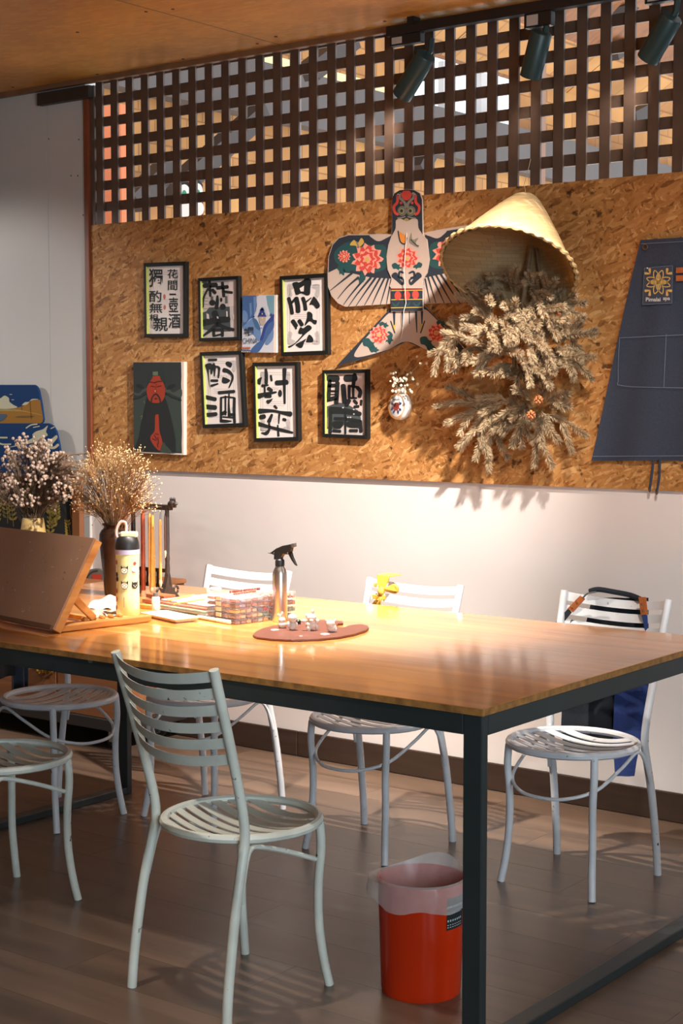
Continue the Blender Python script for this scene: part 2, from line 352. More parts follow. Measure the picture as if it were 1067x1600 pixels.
# ---------------------------------------------------------------- the room
WY, OY = 5.10, 5.085
XL, XR, YF = -8.0, 3.2, -3.0
b = MB().box2((XL, YF, -0.06), (XR, 5.2, -0.004))
floor = struct('floor', b, mat('dark_floor_joint', (40, 32, 28), 0.6))
bw, bl = 0.19, 1.29
protos = {}
def plank_mesh(length):
    key = round(length, 3)
    if key not in protos:
        t = build('floor_board', MB().box2((0, 0, -0.004), (length - 0.001, bw - 0.0009, 0.0)), FLOORW, None)
        protos[key] = t.data; bpy.data.objects.remove(t)
    return protos[key]
row = 0; y = 5.085 - bw
while y > 1.7:
    x = -6.9 - (row * 0.47) % bl
    while x < -0.6:
        o = bpy.data.objects.new('floor_board', plank_mesh(bl)); col.objects.link(o); o.parent = floor; o.location = (x, y, 0.0); x += bl
    y -= bw; row += 1
# walls
struct('wall_back', MB().box2((-5.33, WY, -0.05), (XR, WY + 0.1, 2.2535)), WHITEW)
wl = struct('wall_left', MB().box2((XL, WY, -0.05), (-5.33, WY + 0.1, 2.94)), GREYW)
sx = aty(75, 300, OY).x
for a, c in ((XL, sx - 0.0012), (sx + 0.0012, -5.307)):
    build('wall_panel', MB().box2((a, OY, 0.0), (c, WY, 2.885)), GREYW, wl)
for px, py in ((111, 274.5), (121.5, 274.5), (130, 336), (123, 218), (76, 217)):
    p = aty(px, py, OY); build('screw_head', MB().lathe([(0.004, 0), (0.003, 0.001)], 8, Matrix.Translation(p) @ Matrix.Rotation(R(90), 4, 'X')), mat('dark_screw', (60, 52, 46)), wl)
struct('wall_side', MB().box2((XL - 0.1, YF, -0.05), (XL, 5.2, 2.94)), WHITEW)
osb = struct('wall_board_cladding', MB().box2((-5.277, WY - 0.004, 1.163), (0.8, WY + 0.001, 2.254)), OSB)
xs = [-5.277, aty(430, 340, OY).x, aty(430, 340, OY).x + 1.22, aty(430, 340, OY).x + 2.44, 0.8]
for a, c in zip(xs, xs[1:]):
    build('strand_board_sheet', MB().box2((a + 0.0007, OY, 1.163), (c - 0.0007, WY - 0.003, 2.254)), OSB, osb)
struct('trim_1', MB().box2((-5.306, OY - 0.012, 1.12), (-5.279, WY, 2.83)), REDTRIM, bevel=0.002)
pa, pb = aty(65, 152, OY), aty(143, 139, OY)
struct('trim_2', MB().box2((pa.x, OY - 0.03, 2.812), (pb.x + 0.01, OY + 0.01, 2.868)), mat('dark_rail', (52, 42, 36), 0.5), bevel=0.003)
sk = struct('baseboard_back', MB().box2((XL, WY - 0.004, 0.0), (XR, WY, 0.1)), BASEB)
q = aty(465, 1190, WY - 0.012).x
for a, c in ((-7.9, q - 2.4), (q - 2.4, q), (q, q + 2.4), (q + 2.4, 3.1)):
    build('skirting_length', MB().box2((a + 0.001, WY - 0.016, 0.0), (c - 0.001, WY - 0.003, 0.105)), BASEB, sk, bevel=0.004)
struct('wall_right', MB().box2((XR, YF, -0.05), (XR + 0.1, 5.2, 2.94)), WHITEW)
struct('wall_front', MB().box2((XL, YF - 0.1, -0.05), (XR, YF, 2.94)), WHITEW)
# ceiling
CZ = 2.9
ceil = struct('ceiling', MB().box2((XL, YF, CZ + 0.008), (XR, OY, CZ + 0.05)), BROWNW)
jx = atz(430, 68, CZ).x
edges = [XL, jx - 3.38, jx - 1.69, jx, jx + 1.69, jx + 3.38, XR]
for a, c in zip(edges, edges[1:]):
    for y0, y1 in ((2.65, OY - 0.006), (0.2, 2.646), (-2.9, 0.196)):
        build('bamboo_mat_panel', MB().box2((a + 0.004, y0, CZ), (c - 0.004, y1, CZ + 0.009)), BAMBOO, ceil)
build('joint_strip', MB().box2((jx - 0.004, 2.65, CZ + 0.001), (jx + 0.004, OY - 0.01, CZ + 0.006)), mat('teal_grey_joint', (70, 92, 98)), ceil)
for px, py in ((121, 50), (228, 18), (270, 14), (286, 92), (152, 116), (20, 136), (402, 68), (431, 57), (601, 33)):
    p = atz(px, py, CZ); build('nail_head', MB().lathe([(0.0065, -0.002), (0.0065, 0.001)], 8, Matrix.Translation(p)), mat('nail', (70, 48, 30)), ceil)
struct('trim_3', MB().box2((XL, OY - 0.025, CZ - 0.022), (XR, OY + 0.004, CZ + 0.002)), mat('ceiling_edge_wood', (128, 92, 62), 0.6, var=0.2, scale=8), bevel=0.002)
# lattice
lat = thing('lattice_screen', 'dark brown wooden lattice of crossing bars filling the gap between board wall and ceiling', 'lattice', (-3.9, 5.1, 2.254))
pitch = 0.0932; v0 = -4.9445
vb = build('upright_bar', MB().box2((-0.0205, OY + 0.006, 2.2545), (0.0205, OY + 0.017, 2.899)), LATT, None); vm = vb.data; bpy.data.objects.remove(vb)
k = -3
while v0 + k * pitch < -1.2:
    o = bpy.data.objects.new('upright_bar', vm); col.objects.link(o); o.parent = lat
    o.location = Vector((v0 + k * pitch, 0, 0)) - Vector(lat.location); k += 1
for j in range(-3, 4):
    z = 2.6135 + j * 0.0935
    build('cross_bar', MB().box2((-5.25, OY + 0.0172, z - 0.021), (-1.2, OY + 0.027, z + 0.021)), LATT, lat)
build('end_post', MB().box2((-5.279, OY + 0.002, 2.2545), (-5.252, OY + 0.06, 2.87)), LATT, lat)
a = aty(453, 200, OY + 0.055)
build('back_post', MB().box2((a.x, OY + 0.054, 2.2545), (a.x + 0.03, OY + 0.09, 3.3)), mat('lit_side_post', (176, 156, 146), 0.6), lat, label='post behind the bars, coloured pale as its lit side')  # pale tone stands for the lit side face of a darker post
a = aty(834, 200, OY + 0.055)
build('back_post', MB().box2((a.x, OY + 0.054, 2.2545), (a.x + 0.03, OY + 0.09, 3.3)), mat('brown_post', (150, 110, 86), 0.6), lat, label='brown post behind the bars')
# ---------------------------------------------------------------- the hall beyond the lattice
FX = -8.0
def zat(px, py): return atx(px, py, FX).z
zt = zat(450, 106); zg = zt + 0.11; zb = zat(400, 180)
struct('wall_far', MB().box2((FX - 0.25, 5.4, -0.05), (FX - 0.15, 26, zb)), FARMAT)
beam = struct('trim_4', MB().box2((FX - 0.3, 5.3, zb), (FX, 26, zt)), mat('grey_far_beam', (88, 80, 76), 0.6, var=0.1, scale=2))
ya, yb = atx(655, 155, FX).y, atx(832, 200, FX).y
zw = zat(740, 100)
build('glazing_strip', MB().box2((FX - 0.16, 5.3, zt), (FX - 0.14, ya, zg)), mat('yellow_lit_window_strip', (224, 208, 150), 0.5, emit=0.75), beam)
slope = 0.62
struct('wall_far_upper', MB().box2((FX - 0.25, 5.4, zg), (FX - 0.15, ya, zw + 0.05)).box2((FX - 0.25, yb, zt), (FX - 0.15, 26, zw + 0.05)), FARMAT)
for f_ in (0.33, 0.66): build('window_mullion', MB().box2((FX - 0.2, ya + (yb - ya) * f_ - 0.05, zt), (FX - 0.14, ya + (yb - ya) * f_ + 0.05, zw)), mat('pale_window_bar', (190, 186, 184), .6), beam)
ny = 9
roof = struct('ceiling_far', MB().prism([(FX - 0.2, 5.3, zw + 0.03), (FX + 5.5, 5.3, zw + 0.03 + 5.5 * slope), (FX + 5.5, 5.3, zw + 0.09 + 5.5 * slope), (FX - 0.2, 5.3, zw + 0.09)], (0, 21, 0)), BROWNW)
for i in range(ny):
    y0 = 5.3 + i * 2.3
    for j in range(3):
        x0 = FX - 0.15 + j * 1.8; z0 = zw + 0.03 + (x0 - FX + 0.2) * slope
        build('woven_roof_panel', MB().prism([(x0, y0 + 0.01, z0 - 0.012), (x0 + 1.79, y0 + 0.01, z0 - 0.012 + 1.79 * slope), (x0 + 1.79, y0 + 0.01, z0 + 1.79 * slope), (x0, y0 + 0.01, z0)], (0, 2.28, 0)), FARMAT, roof)
DKB = mat('dark_far_timber', (62, 52, 48), 0.6)
br = thing('roof_bracing', 'dark diagonal timber struts under the woven roof of the hall behind the lattice', 'struts', atx(400, 180, FX + 0.3))
for a, c, dx in (((268, 300), (408, 176), 0.25), ((483, 112), (548, 62), 0.6), ((205, 318), (262, 262), 0.2), ((968, 22), (1000, -12), 0.8), ((955, 84), (1010, 46), 0.5), ((652, 268), (668, 236), .2), ((985, 186), (1012, 172), 0.3)):
    build('strut', MB().bar(atx(*a, FX + dx), atx(*c, FX + dx), 0.14, 0.14), DKB, br)
yo, zo = 6.6, 2.9
pa, pb = aty(158, 330, 5.9), aty(190, 330, 5.9)
struct('door_1', MB().box2((pa.x, 5.9, 0.0), (pb.x, 5.95, aty(170, 165, 5.9).z)), mat('orange_far_door_edge', (206, 112, 66), 0.6))
pa, pb = aty(280, 340, 6.4), aty(313, 340, 6.4)
mk = thing('mask_panel', 'black rounded panel painted with white and green rings, glimpsed through the lattice', 'panel', ((pa.x + pb.x) / 2, 6.4, pa.z - 0.25))
build('board', MB().prism([(p.x, 6.4, p.y) for p in [Vector((aty(u, v, 6.4).x, aty(u, v, 6.4).z)) for u, v in ((280, 360), (280, 288), (286, 280), (306, 279), (313, 288), (313, 360))]], (0, 0.02, 0)), flat((34, 34, 32)), mk)
struct('trim_5', MB().box2((mk.location.x - 0.03, 6.421, 0.0), (mk.location.x + 0.03, 6.48, mk.location.z + 0.2)), DKB)
art = Art(wall_map(6.397))
for c, r1, r2 in (((288, 301), 9, 13), ((308, 299), 9, 13), ((289, 327), 10, 13), ((309, 326), 10, 12)):
    art.disc(flat((240, 240, 232)), c, r1, r2, 1)
for c in ((288, 305), (309, 304)): art.disc(flat((60, 150, 110)), c, 4, 8, 2); art.disc(flat((230, 220, 90)), (c[0], c[1] + 8), 6, 2, 3)
art.disc(flat((200, 60, 50)), (298, 283), 4, 4, 2)
art.done('painted_rings', mk)

# ---------------------------------------------------------------- ceiling track and its lamps
ty = 5.0
ta, tb = aty(607, 57, ty), aty(900, 8, ty)
tr = thing('lamp_track', 'dark ceiling track running above the lattice and carrying green spot lamps', 'track', (ta.x, ty, 2.88))
build('rail', MB().box2((ta.x, ty - 0.018, ta.z - 0.004), (0.3, ty + 0.018, ta.z + 0.034)), BLACKP, tr, bevel=0.002)
for x in (ta.x + 0.1, ta.x + 1.2, ta.x + 2.4): build('clip', MB().box2((x, ty - 0.022, ta.z + 0.02), (x + 0.03, ty + 0.022, 2.9)), BLACKP, tr)
def track_head(top, bot, box, stick, label, power, yb_off):
    pt = aty(*top, ty - 0.02); pq = aty(*bot, ty - yb_off)
    t = thing('track_spotlight', label, 'lamp', (pt.x, ty, ta.z - 0.004), 0, 'green spot lamps on the track')
    bx0, bx1 = aty(box[0], box[1], ty).x, aty(box[2], box[1], ty).x
    zb2 = aty(box[0], box[3], ty).z
    build('adapter', MB().box2((bx0, ty - 0.016, zb2), (bx1, ty + 0.016, ta.z - 0.004)), BLACKP, t, bevel=0.003)
    build('sticker', MB().box2((bx0 + 0.012, ty - 0.0172, zb2 + 0.006), (bx0 + 0.058, ty - 0.016, ta.z - 0.012)), flat((178, 172, 164)), t, label='pale sticker on the adapter')
    ax = (pq - pt).normalized(); M = Matrix.Translation(pt) @ ax.to_track_quat('Z', 'Y').to_matrix().to_4x4(); L = (pq - pt).length; r = 0.039
    build('stem', MB().tube([(pt.x + 0.01, ty, zb2 + 0.01), (pt.x + 0.004, ty, (zb2 + pt.z) / 2 - 0.01), pt + ax * 0.05], 0.011, 8), LAMPG, t)
    h = build('housing', MB().lathe([(0.0, 0), (r * 0.9, 0), (r, 0.006), (r, L), (r - 0.004, L + 0.001), (r - 0.006, L - 0.03), (0, L - 0.035)], 24, M), LAMPG, t, smooth=True)
    build('lens', MB().lathe([(r - 0.008, L - 0.012), (0, L - 0.012)], 20, M), mat('lamp_lens', (255, 226, 180), 0.3, emit=2.0), h)
    l = bpy.data.lights.new('lamp_light', 'SPOT'); l.energy = power; l.color = WARM; l.spot_size = R(58); l.spot_blend = 0.9; l.shadow_soft_size = 0.03
    lo = bpy.data.objects.new('lamp_light', l); col.objects.link(lo); lo.parent = t
    lo.location = M @ Vector((0, 0, L + 0.004)) - Vector(t.location); lo.rotation_euler = ax.to_track_quat('-Z', 'Y').to_euler()
track_head((666, 86), (628, 149), (612, 48, 660, 74), None, 'leftmost green spot lamp on the ceiling track, tilted left above the kite', 10, -0.02)
track_head((846, 50), (829, 120), (822, 18, 864, 46), None, 'green spot lamp hanging nearly upright on the track above the straw hat', 2, -0.02)
track_head((1050, 26), (1012, 92), (1010, -6, 1054, 8), None, 'rightmost green spot lamp on the track, cut by the picture edge', 6, -0.02)
# ---------------------------------------------------------------- the big table
TZ = 0.806
TX0, TX1, TY0, TY1 = -4.255, -1.855, 2.955, 4.232
tb_ = thing('work_table', 'long varnished wooden work table on a black steel frame in the middle of the room', 'table', ((TX0 + TX1) / 2, (TY0 + TY1) / 2, 0))
nb = 8; hb = (TY1 - TY0) / nb
for i in range(nb):
    build('table_board', MB().box2((TX0, TY0 + i * hb + 0.0002, TZ - 0.016), (TX1, TY0 + (i + 1) * hb - 0.0002, TZ)), TABLEW, tb_, bevel=0.0006)
e = 0.0015
for a, c in (((TX1 - 0.0005, TY0, TZ - 0.0162), (TX1 + e, TY1, TZ - 0.0008)), ((TX0 - e, TY0, TZ - 0.0162), (TX0 + 0.0005, TY1, TZ - 0.0008)), ((TX0, TY0 - e, TZ - 0.0162), (TX1, TY0 + 0.0005, TZ - 0.0008))):
    build('edge_band', MB().box2(a, c), EDGEW, tb_)
zt0, zt1 = TZ - 0.064, TZ - 0.0165
lw, ld = 0.05, 0.026
for x0, x1 in ((TX0 + 0.002, TX0 + 0.002 + lw), (TX1 - 0.002 - lw, TX1 - 0.002)):
    for y0, y1 in ((TY0 + 0.002, TY0 + 0.002 + ld), (TY1 - 0.002 - ld, TY1 - 0.002)):
        build('leg', MB().box2((x0, y0, 0.0), (x1, y1, zt1)), DARKST, tb_, bevel=0.003)
    build('floor_rail', MB().box2((x0, TY0 + 0.002 + ld, 0.0), (x1, TY1 - 0.002 - ld, 0.027)), DARKST, tb_, bevel=0.003)
    build('end_rail', MB().box2((x0, TY0 + 0.002 + ld, zt0), (x1, TY1 - 0.002 - ld, zt1)), DARKST, tb_, bevel=0.003)
for y0, y1 in ((TY0 + 0.002, TY0 + 0.002 + ld), (TY1 - 0.002 - ld, TY1 - 0.002)):
    build('long_rail', MB().box2((TX0 + 0.002 + lw, y0, zt0), (TX1 - 0.002 - lw, y1, zt1)), DARKST, tb_, bevel=0.003)
build('paint_scuff', MB().add([aty(u, v, TY0 + 0.0015) for u, v in ((133, 1024), (147, 1026), (144, 1036), (139, 1036))], [(0, 1, 2, 3)]), mat('scuffed_steel', (92, 98, 98), 0.6), tb_)

# ---------------------------------------------------------------- chairs (front = -y)
SZ, SR = 0.430, 0.196
def make_chair(kind, paint, label, loc, rz):
    t = thing('metal_chair', label, 'chair', loc, rz, 'round seated metal chairs')
    ring = [Vector((SR * math.cos(a), SR * math.sin(a), SZ)) for a in [2 * math.pi * i / 40 for i in range(40)]]
    rim = build('seat_rim', MB().tube(ring, 0.0115, 8, True), paint, t, local=True, smooth=True)
    for i in range(8):
        y = -0.147 + i * 0.042; w = 0.0265
        rows = []
        for yy in (y - w / 2, y + w / 2):
            hx = math.sqrt(max(SR * SR - yy * yy, 0.0004)) - 0.004
            dy = min(1.0, hx / SR)
            rows.append([Vector((hx * u, yy, SZ + 0.004 - 0.031 * (1 - u * u) * dy)) for u in [(-1 + 2 * j / 14) for j in range(15)]])
        build('seat_slat', MB().sheet(rows, 0.0025, None, (0, 0, -1)), paint, t, local=True, smooth=True)
    for s in (-1, 1):
        up = crom([(s * 0.183, 0.212, 0.0), (s * 0.181, 0.203, 0.10), (s * 0.177, 0.178, 0.26), (s * 0.171, 0.150, 0.385), (s * 0.170, 0.141, 0.43), (s * 0.172, 0.148, 0.50), (s * 0.179, 0.190, 0.66), (s * 0.187, 0.249, 0.862)], 4)
        build('rear_leg', MB().tube(up, 0.0125, 10), paint, t, local=True, smooth=True)
        fl = crom([(s * 0.150, -0.128, SZ - 0.004), (s * 0.152, -0.132, 0.36), (s * 0.146, -0.128, 0.27), (s * 0.147, -0.128, 0.17), (s * 0.152, -0.138, 0.08), (s * 0.161, -0.152, 0.0)], 4)
        build('front_leg', MB().tube(fl, 0.0118, 10), paint, t, local=True, smooth=True)
    def bow(z):
        f = (z - 0.43) / 0.43
        return 0.17 + 0.017 * f, 0.141 + 0.108 * f ** 1.25
    for i in range(6):
        zc = 0.846 - i * 0.0412; rows = []
        for dz in (0.0130, -0.0130):
            hx, y0 = bow(zc + dz)
            rows.append([Vector((hx * u, y0 + 0.046 * (1 - u * u), zc + dz - 0.018 * (1 - u * u))) for u in [(-1 + 2 * j / 12) for j in range(13)]])
        build('back_slat', MB().sheet(rows, 0.003, None, (0, 1, 0.2)), paint, t, local=True, smooth=True)
    if kind == 'side_rods':
        for s in (-1, 1):
            p = crom([(s * 0.178, 0.162, 0.285), (s * 0.172, 0.139, 0.375), (s * 0.168, 0.120, 0.408), (s * 0.160, 0.080, 0.404), (s * 0.151, -0.02, 0.37), (s * 0.146, -0.118, 0.33)], 6)
            build('stretcher', MB().tube(p, 0.0065, 8), paint, t, local=True, smooth=True)
    else:
        pts = [(-0.182, 0.158, 0.30), (-0.176, 0.132, 0.375), (-0.172, 0.09, 0.408), (-0.170, 0.0, 0.375), (-0.148, -0.11, 0.325), (-0.08, -0.172, 0.30), (0, -0.186, 0.294)]
        p = crom(pts + [(-x, y, z) for x, y, z in reversed(pts[:-1])], 6)
        build('hoop_stretcher', MB().tube(p, 0.0055, 8), paint, t, local=True, smooth=True)
    return t
A1 = make_chair('side_rods', CHAIRG, 'nearest white metal chair, seen from behind in front of the table', (-2.60, 3.005, 0), R(180 - 7.7))
A2 = copy_tree(A1); A2.location = (-3.614, 3.096, 0); A2['label'] = 'white metal chair at the near side of the table cut by the left picture edge'
B4 = make_chair('hoop', CHAIRP, 'white metal chair at the right with an apron hung over its back', (-2.362, 4.285, 0), R(-2.0))
def more(loc, rz, label):
    c = copy_tree(B4); c.location = loc; c.rotation_euler.z = R(rz); c['label'] = label; return c
B3 = more((-3.07, 4.205, 0), 0.5, 'white metal chair behind the table with a yellow cloth tied to its back')
B2 = more((-3.785, 4.18, 0), 2.0, 'plain white metal chair behind the spray bottle and bead boxes')
B1 = more((-4.17, 3.84, 0), 90.0, 'white metal chair under the left table end with dark cloth over its back')
# ---------------------------------------------------------------- framed calligraphy on the board wall
def frame(name, label, q, inset, group='framed brush calligraphy on the board wall', photo=False):
    """q: outer corners in the picture (tl, tr, br, bl) laid on the plane of the frame face"""
    Yf = OY - 0.022
    O = [aty(*p, Yf) for p in q]; c = sum(O, Vector()) / 4
    t = thing(name, label, 'picture', (c.x, OY, c.z), 0, group)
    def ins(d):
        n = 4; out = []
        for i in range(n):
            p, a, b = O[i], O[i - 1], O[(i + 1) % n]; u = (a - p).normalized(); v = (b - p).normalized(); out.append(p + (u + v) * d)
        return out
    I = ins(inset); D = Vector((0, 0.0215, 0)); d = Vector((0, 0.012, 0))
    names = ('top_rail', 'side_rail', 'bottom_rail', 'side_rail')
    for i in range(4):
        j = (i + 1) % 4
        v = [O[i], O[j], I[j], I[i]]; v = v + [v[0] + D, v[1] + D, v[2] + D, v[3] + D]
        build(names[i], MB().add(v, [(0, 1, 2, 3), (7, 6, 5, 4), (0, 4, 5, 1), (1, 5, 6, 2), (2, 6, 7, 3), (3, 7, 4, 0)]), BLACKF, t, bevel=0.0012)
    build('inner_lip', MB().bar(I[3] + d * 0.5, I[0] + d * 0.5, 0.0026, 0.012, (0, 1, 0)), mat('lime_frame_lip', (168, 178, 92), 0.5), t, label='pale lime inner edge')
    P = [p + d for p in ins(inset - 0.002)]
    paper = build('paper', MB().prism(P, (0, 0.002, 0)), PAPER if not photo else mat('grey_photo_paper', (186, 176, 172), 0.8, var=0.1, scale=30), t)
    return t, Yf + 0.012
def certificate(art, x0, y0, x1, y1, word=None, wbox=None):
    g = GREYINK; w = x1 - x0
    for dx in (0, 0.075 * w):
        for a, b_ in (((x0 + dx, y0), (x0 + dx, y1)), ((x1 - dx, y0), (x1 - dx, y1)), ((x0, y0 + dx), (x1, y0 + dx)), ((x0, y1 - dx), (x1, y1 - dx))): art.stroke(g, [a, b_], 0.014 * w, 1)
    for cx, cy, sx, sy in ((x0, y0, 1, 1), (x1, y0, -1, 1), (x0, y1, 1, -1), (x1, y1, -1, -1)):
        art.smooth(g, [(cx, cy), (cx + sx * .2 * w, cy - sy * .01 * w), (cx + sx * .22 * w, cy + sy * .1 * w), (cx + sx * .12 * w, cy + sy * .16 * w), (cx + sx * .15 * w, cy + sy * .33 * w), (cx + sx * .03 * w, cy + sy * .38 * w)], 1)
    for k in range(3):
        yy = y0 + (y1 - y0) * (0.5 + 0.035 * k); art.stroke(g, [(x0 + .2 * w, yy), (x1 - .2 * w, yy)], 0.012 * w, 1)
    if word: art.text(g, word, *wbox, 1)
def stroke_all(art, L):
    for s_ in L:
        if s_[0] == 'p': art.smooth(INK, s_[1], 3, 3)
        elif s_[0] == 'o': art.disc(INK, s_[1], s_[2], s_[3] if len(s_) > 3 else None, 3)
        else: art.stroke(INK, s_[0], s_[1], 3)
# 1: two columns of small characters
t, Y = frame('calligraphy_frame', 'black framed white sheet with two columns of small brushed characters, top left of the group', [(224.2, 411), (290, 408.3), (290, 527), (225.5, 527.3)], 0.0155)
art = Art(wall_map(Y, 220, 400, 80 / 948))
certificate(art, 190, 300, 690, 1330, None)
for ch, bx in (('花', (495, 245, 690, 415)), ('間', (505, 455, 680, 635)), ('一', (535, 695, 655, 725)), ('壺', (525, 765, 695, 1040)), ('酒', (515, 1065, 735, 1335)), ('獨', (155, 235, 410, 575)), ('酌', (160, 640, 385, 855)), ('無', (165, 870, 405, 1055)), ('相', (165, 1075, 320, 1200)), ('親', (240, 1130, 505, 1395))):
    art.text(INK, ch, *bx, 3, bold=0.012)
for c in ((440, 755, 22, 50), (445, 950, 22, 45)): art.disc(flat((196, 110, 96)), c[:2], c[2], c[3], 2)
art.done('brushwork', t)
# 2: characters over a grey street photograph
t, Y = frame('calligraphy_frame', 'small black frame with dark brushed characters over a street photograph, beside the blue canvas', [(309.2, 434.6), (372.5, 430.8), (373.8, 531.5), (310.6, 533.2)], 0.0135, photo=True)
art = Art(wall_map(Y, 305, 425, 80 / 1067))
G1, G2, G3 = flat((88, 92, 92)), flat((64, 72, 74)), flat((206, 190, 186))
art.poly(G3, [(700, 170), (812, 160), (815, 700), (700, 720)], 1).poly(G1, [(120, 190), (260, 190), (250, 235), (120, 240)], 1)
for i, y in enumerate((410, 450, 540, 600, 670, 760)): art.stroke(flat((140, 128, 124)), [(125, y), (270, y + 8)], 14, 1)
art.poly(G2, [(125, 850), (230, 820), (290, 740), (720, 720), (740, 1240), (370, 1250), (130, 1180)], 1).poly(G1, [(320, 510), (380, 505), (380, 580), (320, 585)], 1).poly(G1, [(620, 500), (670, 500), (680, 650), (620, 660)], 1)
for q_ in ([(240, 860), (290, 880), (300, 980), (245, 970)], [(650, 815), (680, 820), (685, 930), (655, 935)], [(455, 920), (490, 935), (490, 975), (460, 965)], [(780, 890), (820, 890), (822, 980), (800, 990)]): art.poly(G3, q_, 4)
stroke_all(art, [([(195, 285), (440, 270)], 95), ([(300, 190), (312, 380)], 60), ([(270, 350), (180, 540), (165, 730)], 42), ([(312, 370), (322, 500)], 50), ([(365, 375), (420, 435)], 70), ([(470, 330), (675, 310)], 78), ([(572, 225), (590, 380), (602, 505)], 60), ([(610, 410), (770, 430)], 56), ('o', (362, 640), 66, 62), ([(468, 500, 40), (465, 620, 70), (445, 750, 80)], 60), ('o', (580, 725), 62, 66), ('o', (546, 580), 26, 44),
    ([(170, 1065), (420, 1010), (690, 985)], 130), ([(410, 850), (480, 1100)], 130), ([(470, 1080), (330, 1210), (165, 1335, 40)], 70), ([(480, 1090), (640, 1160), (800, 1205)], 70), ([(385, 1200), (395, 1330)], 60), ([(572, 1190), (572, 1330)], 62), ([(390, 1205), (560, 1200)], 50), ([(400, 1332), (540, 1300)], 40)])
art.done('brushwork', t)
# 3: two bold characters
t, Y = frame('calligraphy_frame', 'black framed white sheet with two very bold brushed characters, touching the kite wing', [(436.4, 431.6), (510.8, 426.6), (512.5, 553.6), (439, 556.3)], 0.0155)
art = Art(wall_map(Y, 430, 420, 90 / 1029)); certificate(art, 220, 290, 790, 1340)
stroke_all(art, [('p', [(310, 260), (390, 232), (425, 245), (515, 200), (525, 178), (600, 172), (640, 195), (650, 250), (632, 340), (625, 450), (570, 478), (470, 440), (400, 468), (365, 450), (342, 360)]),
    ([(245, 530), (280, 650), (305, 795)], 68), ([(295, 610), (375, 525)], 45), ([(380, 530), (405, 650), (412, 760)], 86), ([(500, 525), (530, 620), (545, 725)], 68), ([(560, 590), (645, 520, 20)], 30), ('p', [(612, 645), (650, 560), (690, 495), (740, 540), (800, 640), (790, 690), (740, 715), (700, 665), (660, 640)]),
    ([(320, 935), (375, 1020)], 78), ([(435, 930), (480, 1000)], 74), ('o', (375, 1062), 20), ('p', [(575, 780), (620, 768), (668, 810), (675, 900), (745, 922), (735, 988), (690, 985), (620, 935), (545, 1012), (530, 1000), (570, 880)]),
    ('p', [(455, 1040), (500, 1065), (560, 1020), (600, 1005), (650, 1035), (648, 1080), (560, 1150), (470, 1240), (400, 1310), (300, 1390), (250, 1410), (235, 1385), (330, 1345), (420, 1260), (490, 1170), (440, 1165), (415, 1130)]), ('p', [(370, 1350), (480, 1290), (555, 1250), (520, 1320), (490, 1400), (450, 1415), (400, 1390)]), ('p', [(555, 1300), (600, 1180), (650, 1200), (685, 1260), (670, 1310), (600, 1315)])])
art.poly(PAPER, [(440, 350), (520, 300), (515, 405), (460, 405)], 4); art.done('brushwork', t)
# 4
t, Y = frame('calligraphy_frame', 'black framed white sheet with tall thin-stroked characters, below the street photograph frame', [(311.6, 550.3), (377, 548), (383, 666.5), (316.5, 669)], 0.0155)
art = Art(wall_map(Y, 305, 545, 85 / 1046)); certificate(art, 250, 240, 780, 1310, 'CERTIFICATE', (335, 505, 690, 565))
stroke_all(art, [([(265, 213), (410, 210)], 48), ('p', [(200, 300), (290, 275), (330, 300), (370, 268), (395, 320), (450, 330), (488, 370), (480, 440), (465, 555), (435, 555), (442, 400), (405, 370), (385, 520), (362, 520), (350, 395), (330, 485), (298, 480), (292, 400), (268, 420), (275, 600), (292, 790), (268, 650), (235, 450), (200, 350)]),
    ([(315, 612), (430, 612)], 50), ([(315, 712, 50), (440, 672, 30)], 45), ('p', [(590, 262), (640, 245), (712, 280), (690, 360), (640, 345), (598, 310)]), ([(560, 410, 88), (640, 435, 75), (715, 510, 46), (715, 600, 40), (655, 745, 25)], 60), ('p', [(525, 560), (560, 545), (678, 605), (620, 660), (560, 665), (520, 640)]),
    ([(460, 845), (750, 820)], 64), ([(215, 930), (390, 970)], 78), ([(230, 1115), (390, 1130)], 92), ([(235, 1270), (405, 1255)], 76), ([(502, 940), (500, 1150), (500, 1385)], 44), ([(510, 940), (600, 925), (755, 942)], 34), ([(757, 955), (752, 1200), (762, 1415)], 54), ([(585, 910), (587, 1270)], 34), ([(655, 865, 24), (650, 1080, 36), (660, 1290, 60)], 40), ([(525, 1250), (585, 1215)], 70), ([(670, 1268), (740, 1268)], 62), ([(535, 1308), (735, 1325)], 30), ([(500, 1385, 66), (600, 1392, 56), (700, 1390, 20)], 60)])
art.done('brushwork', t)
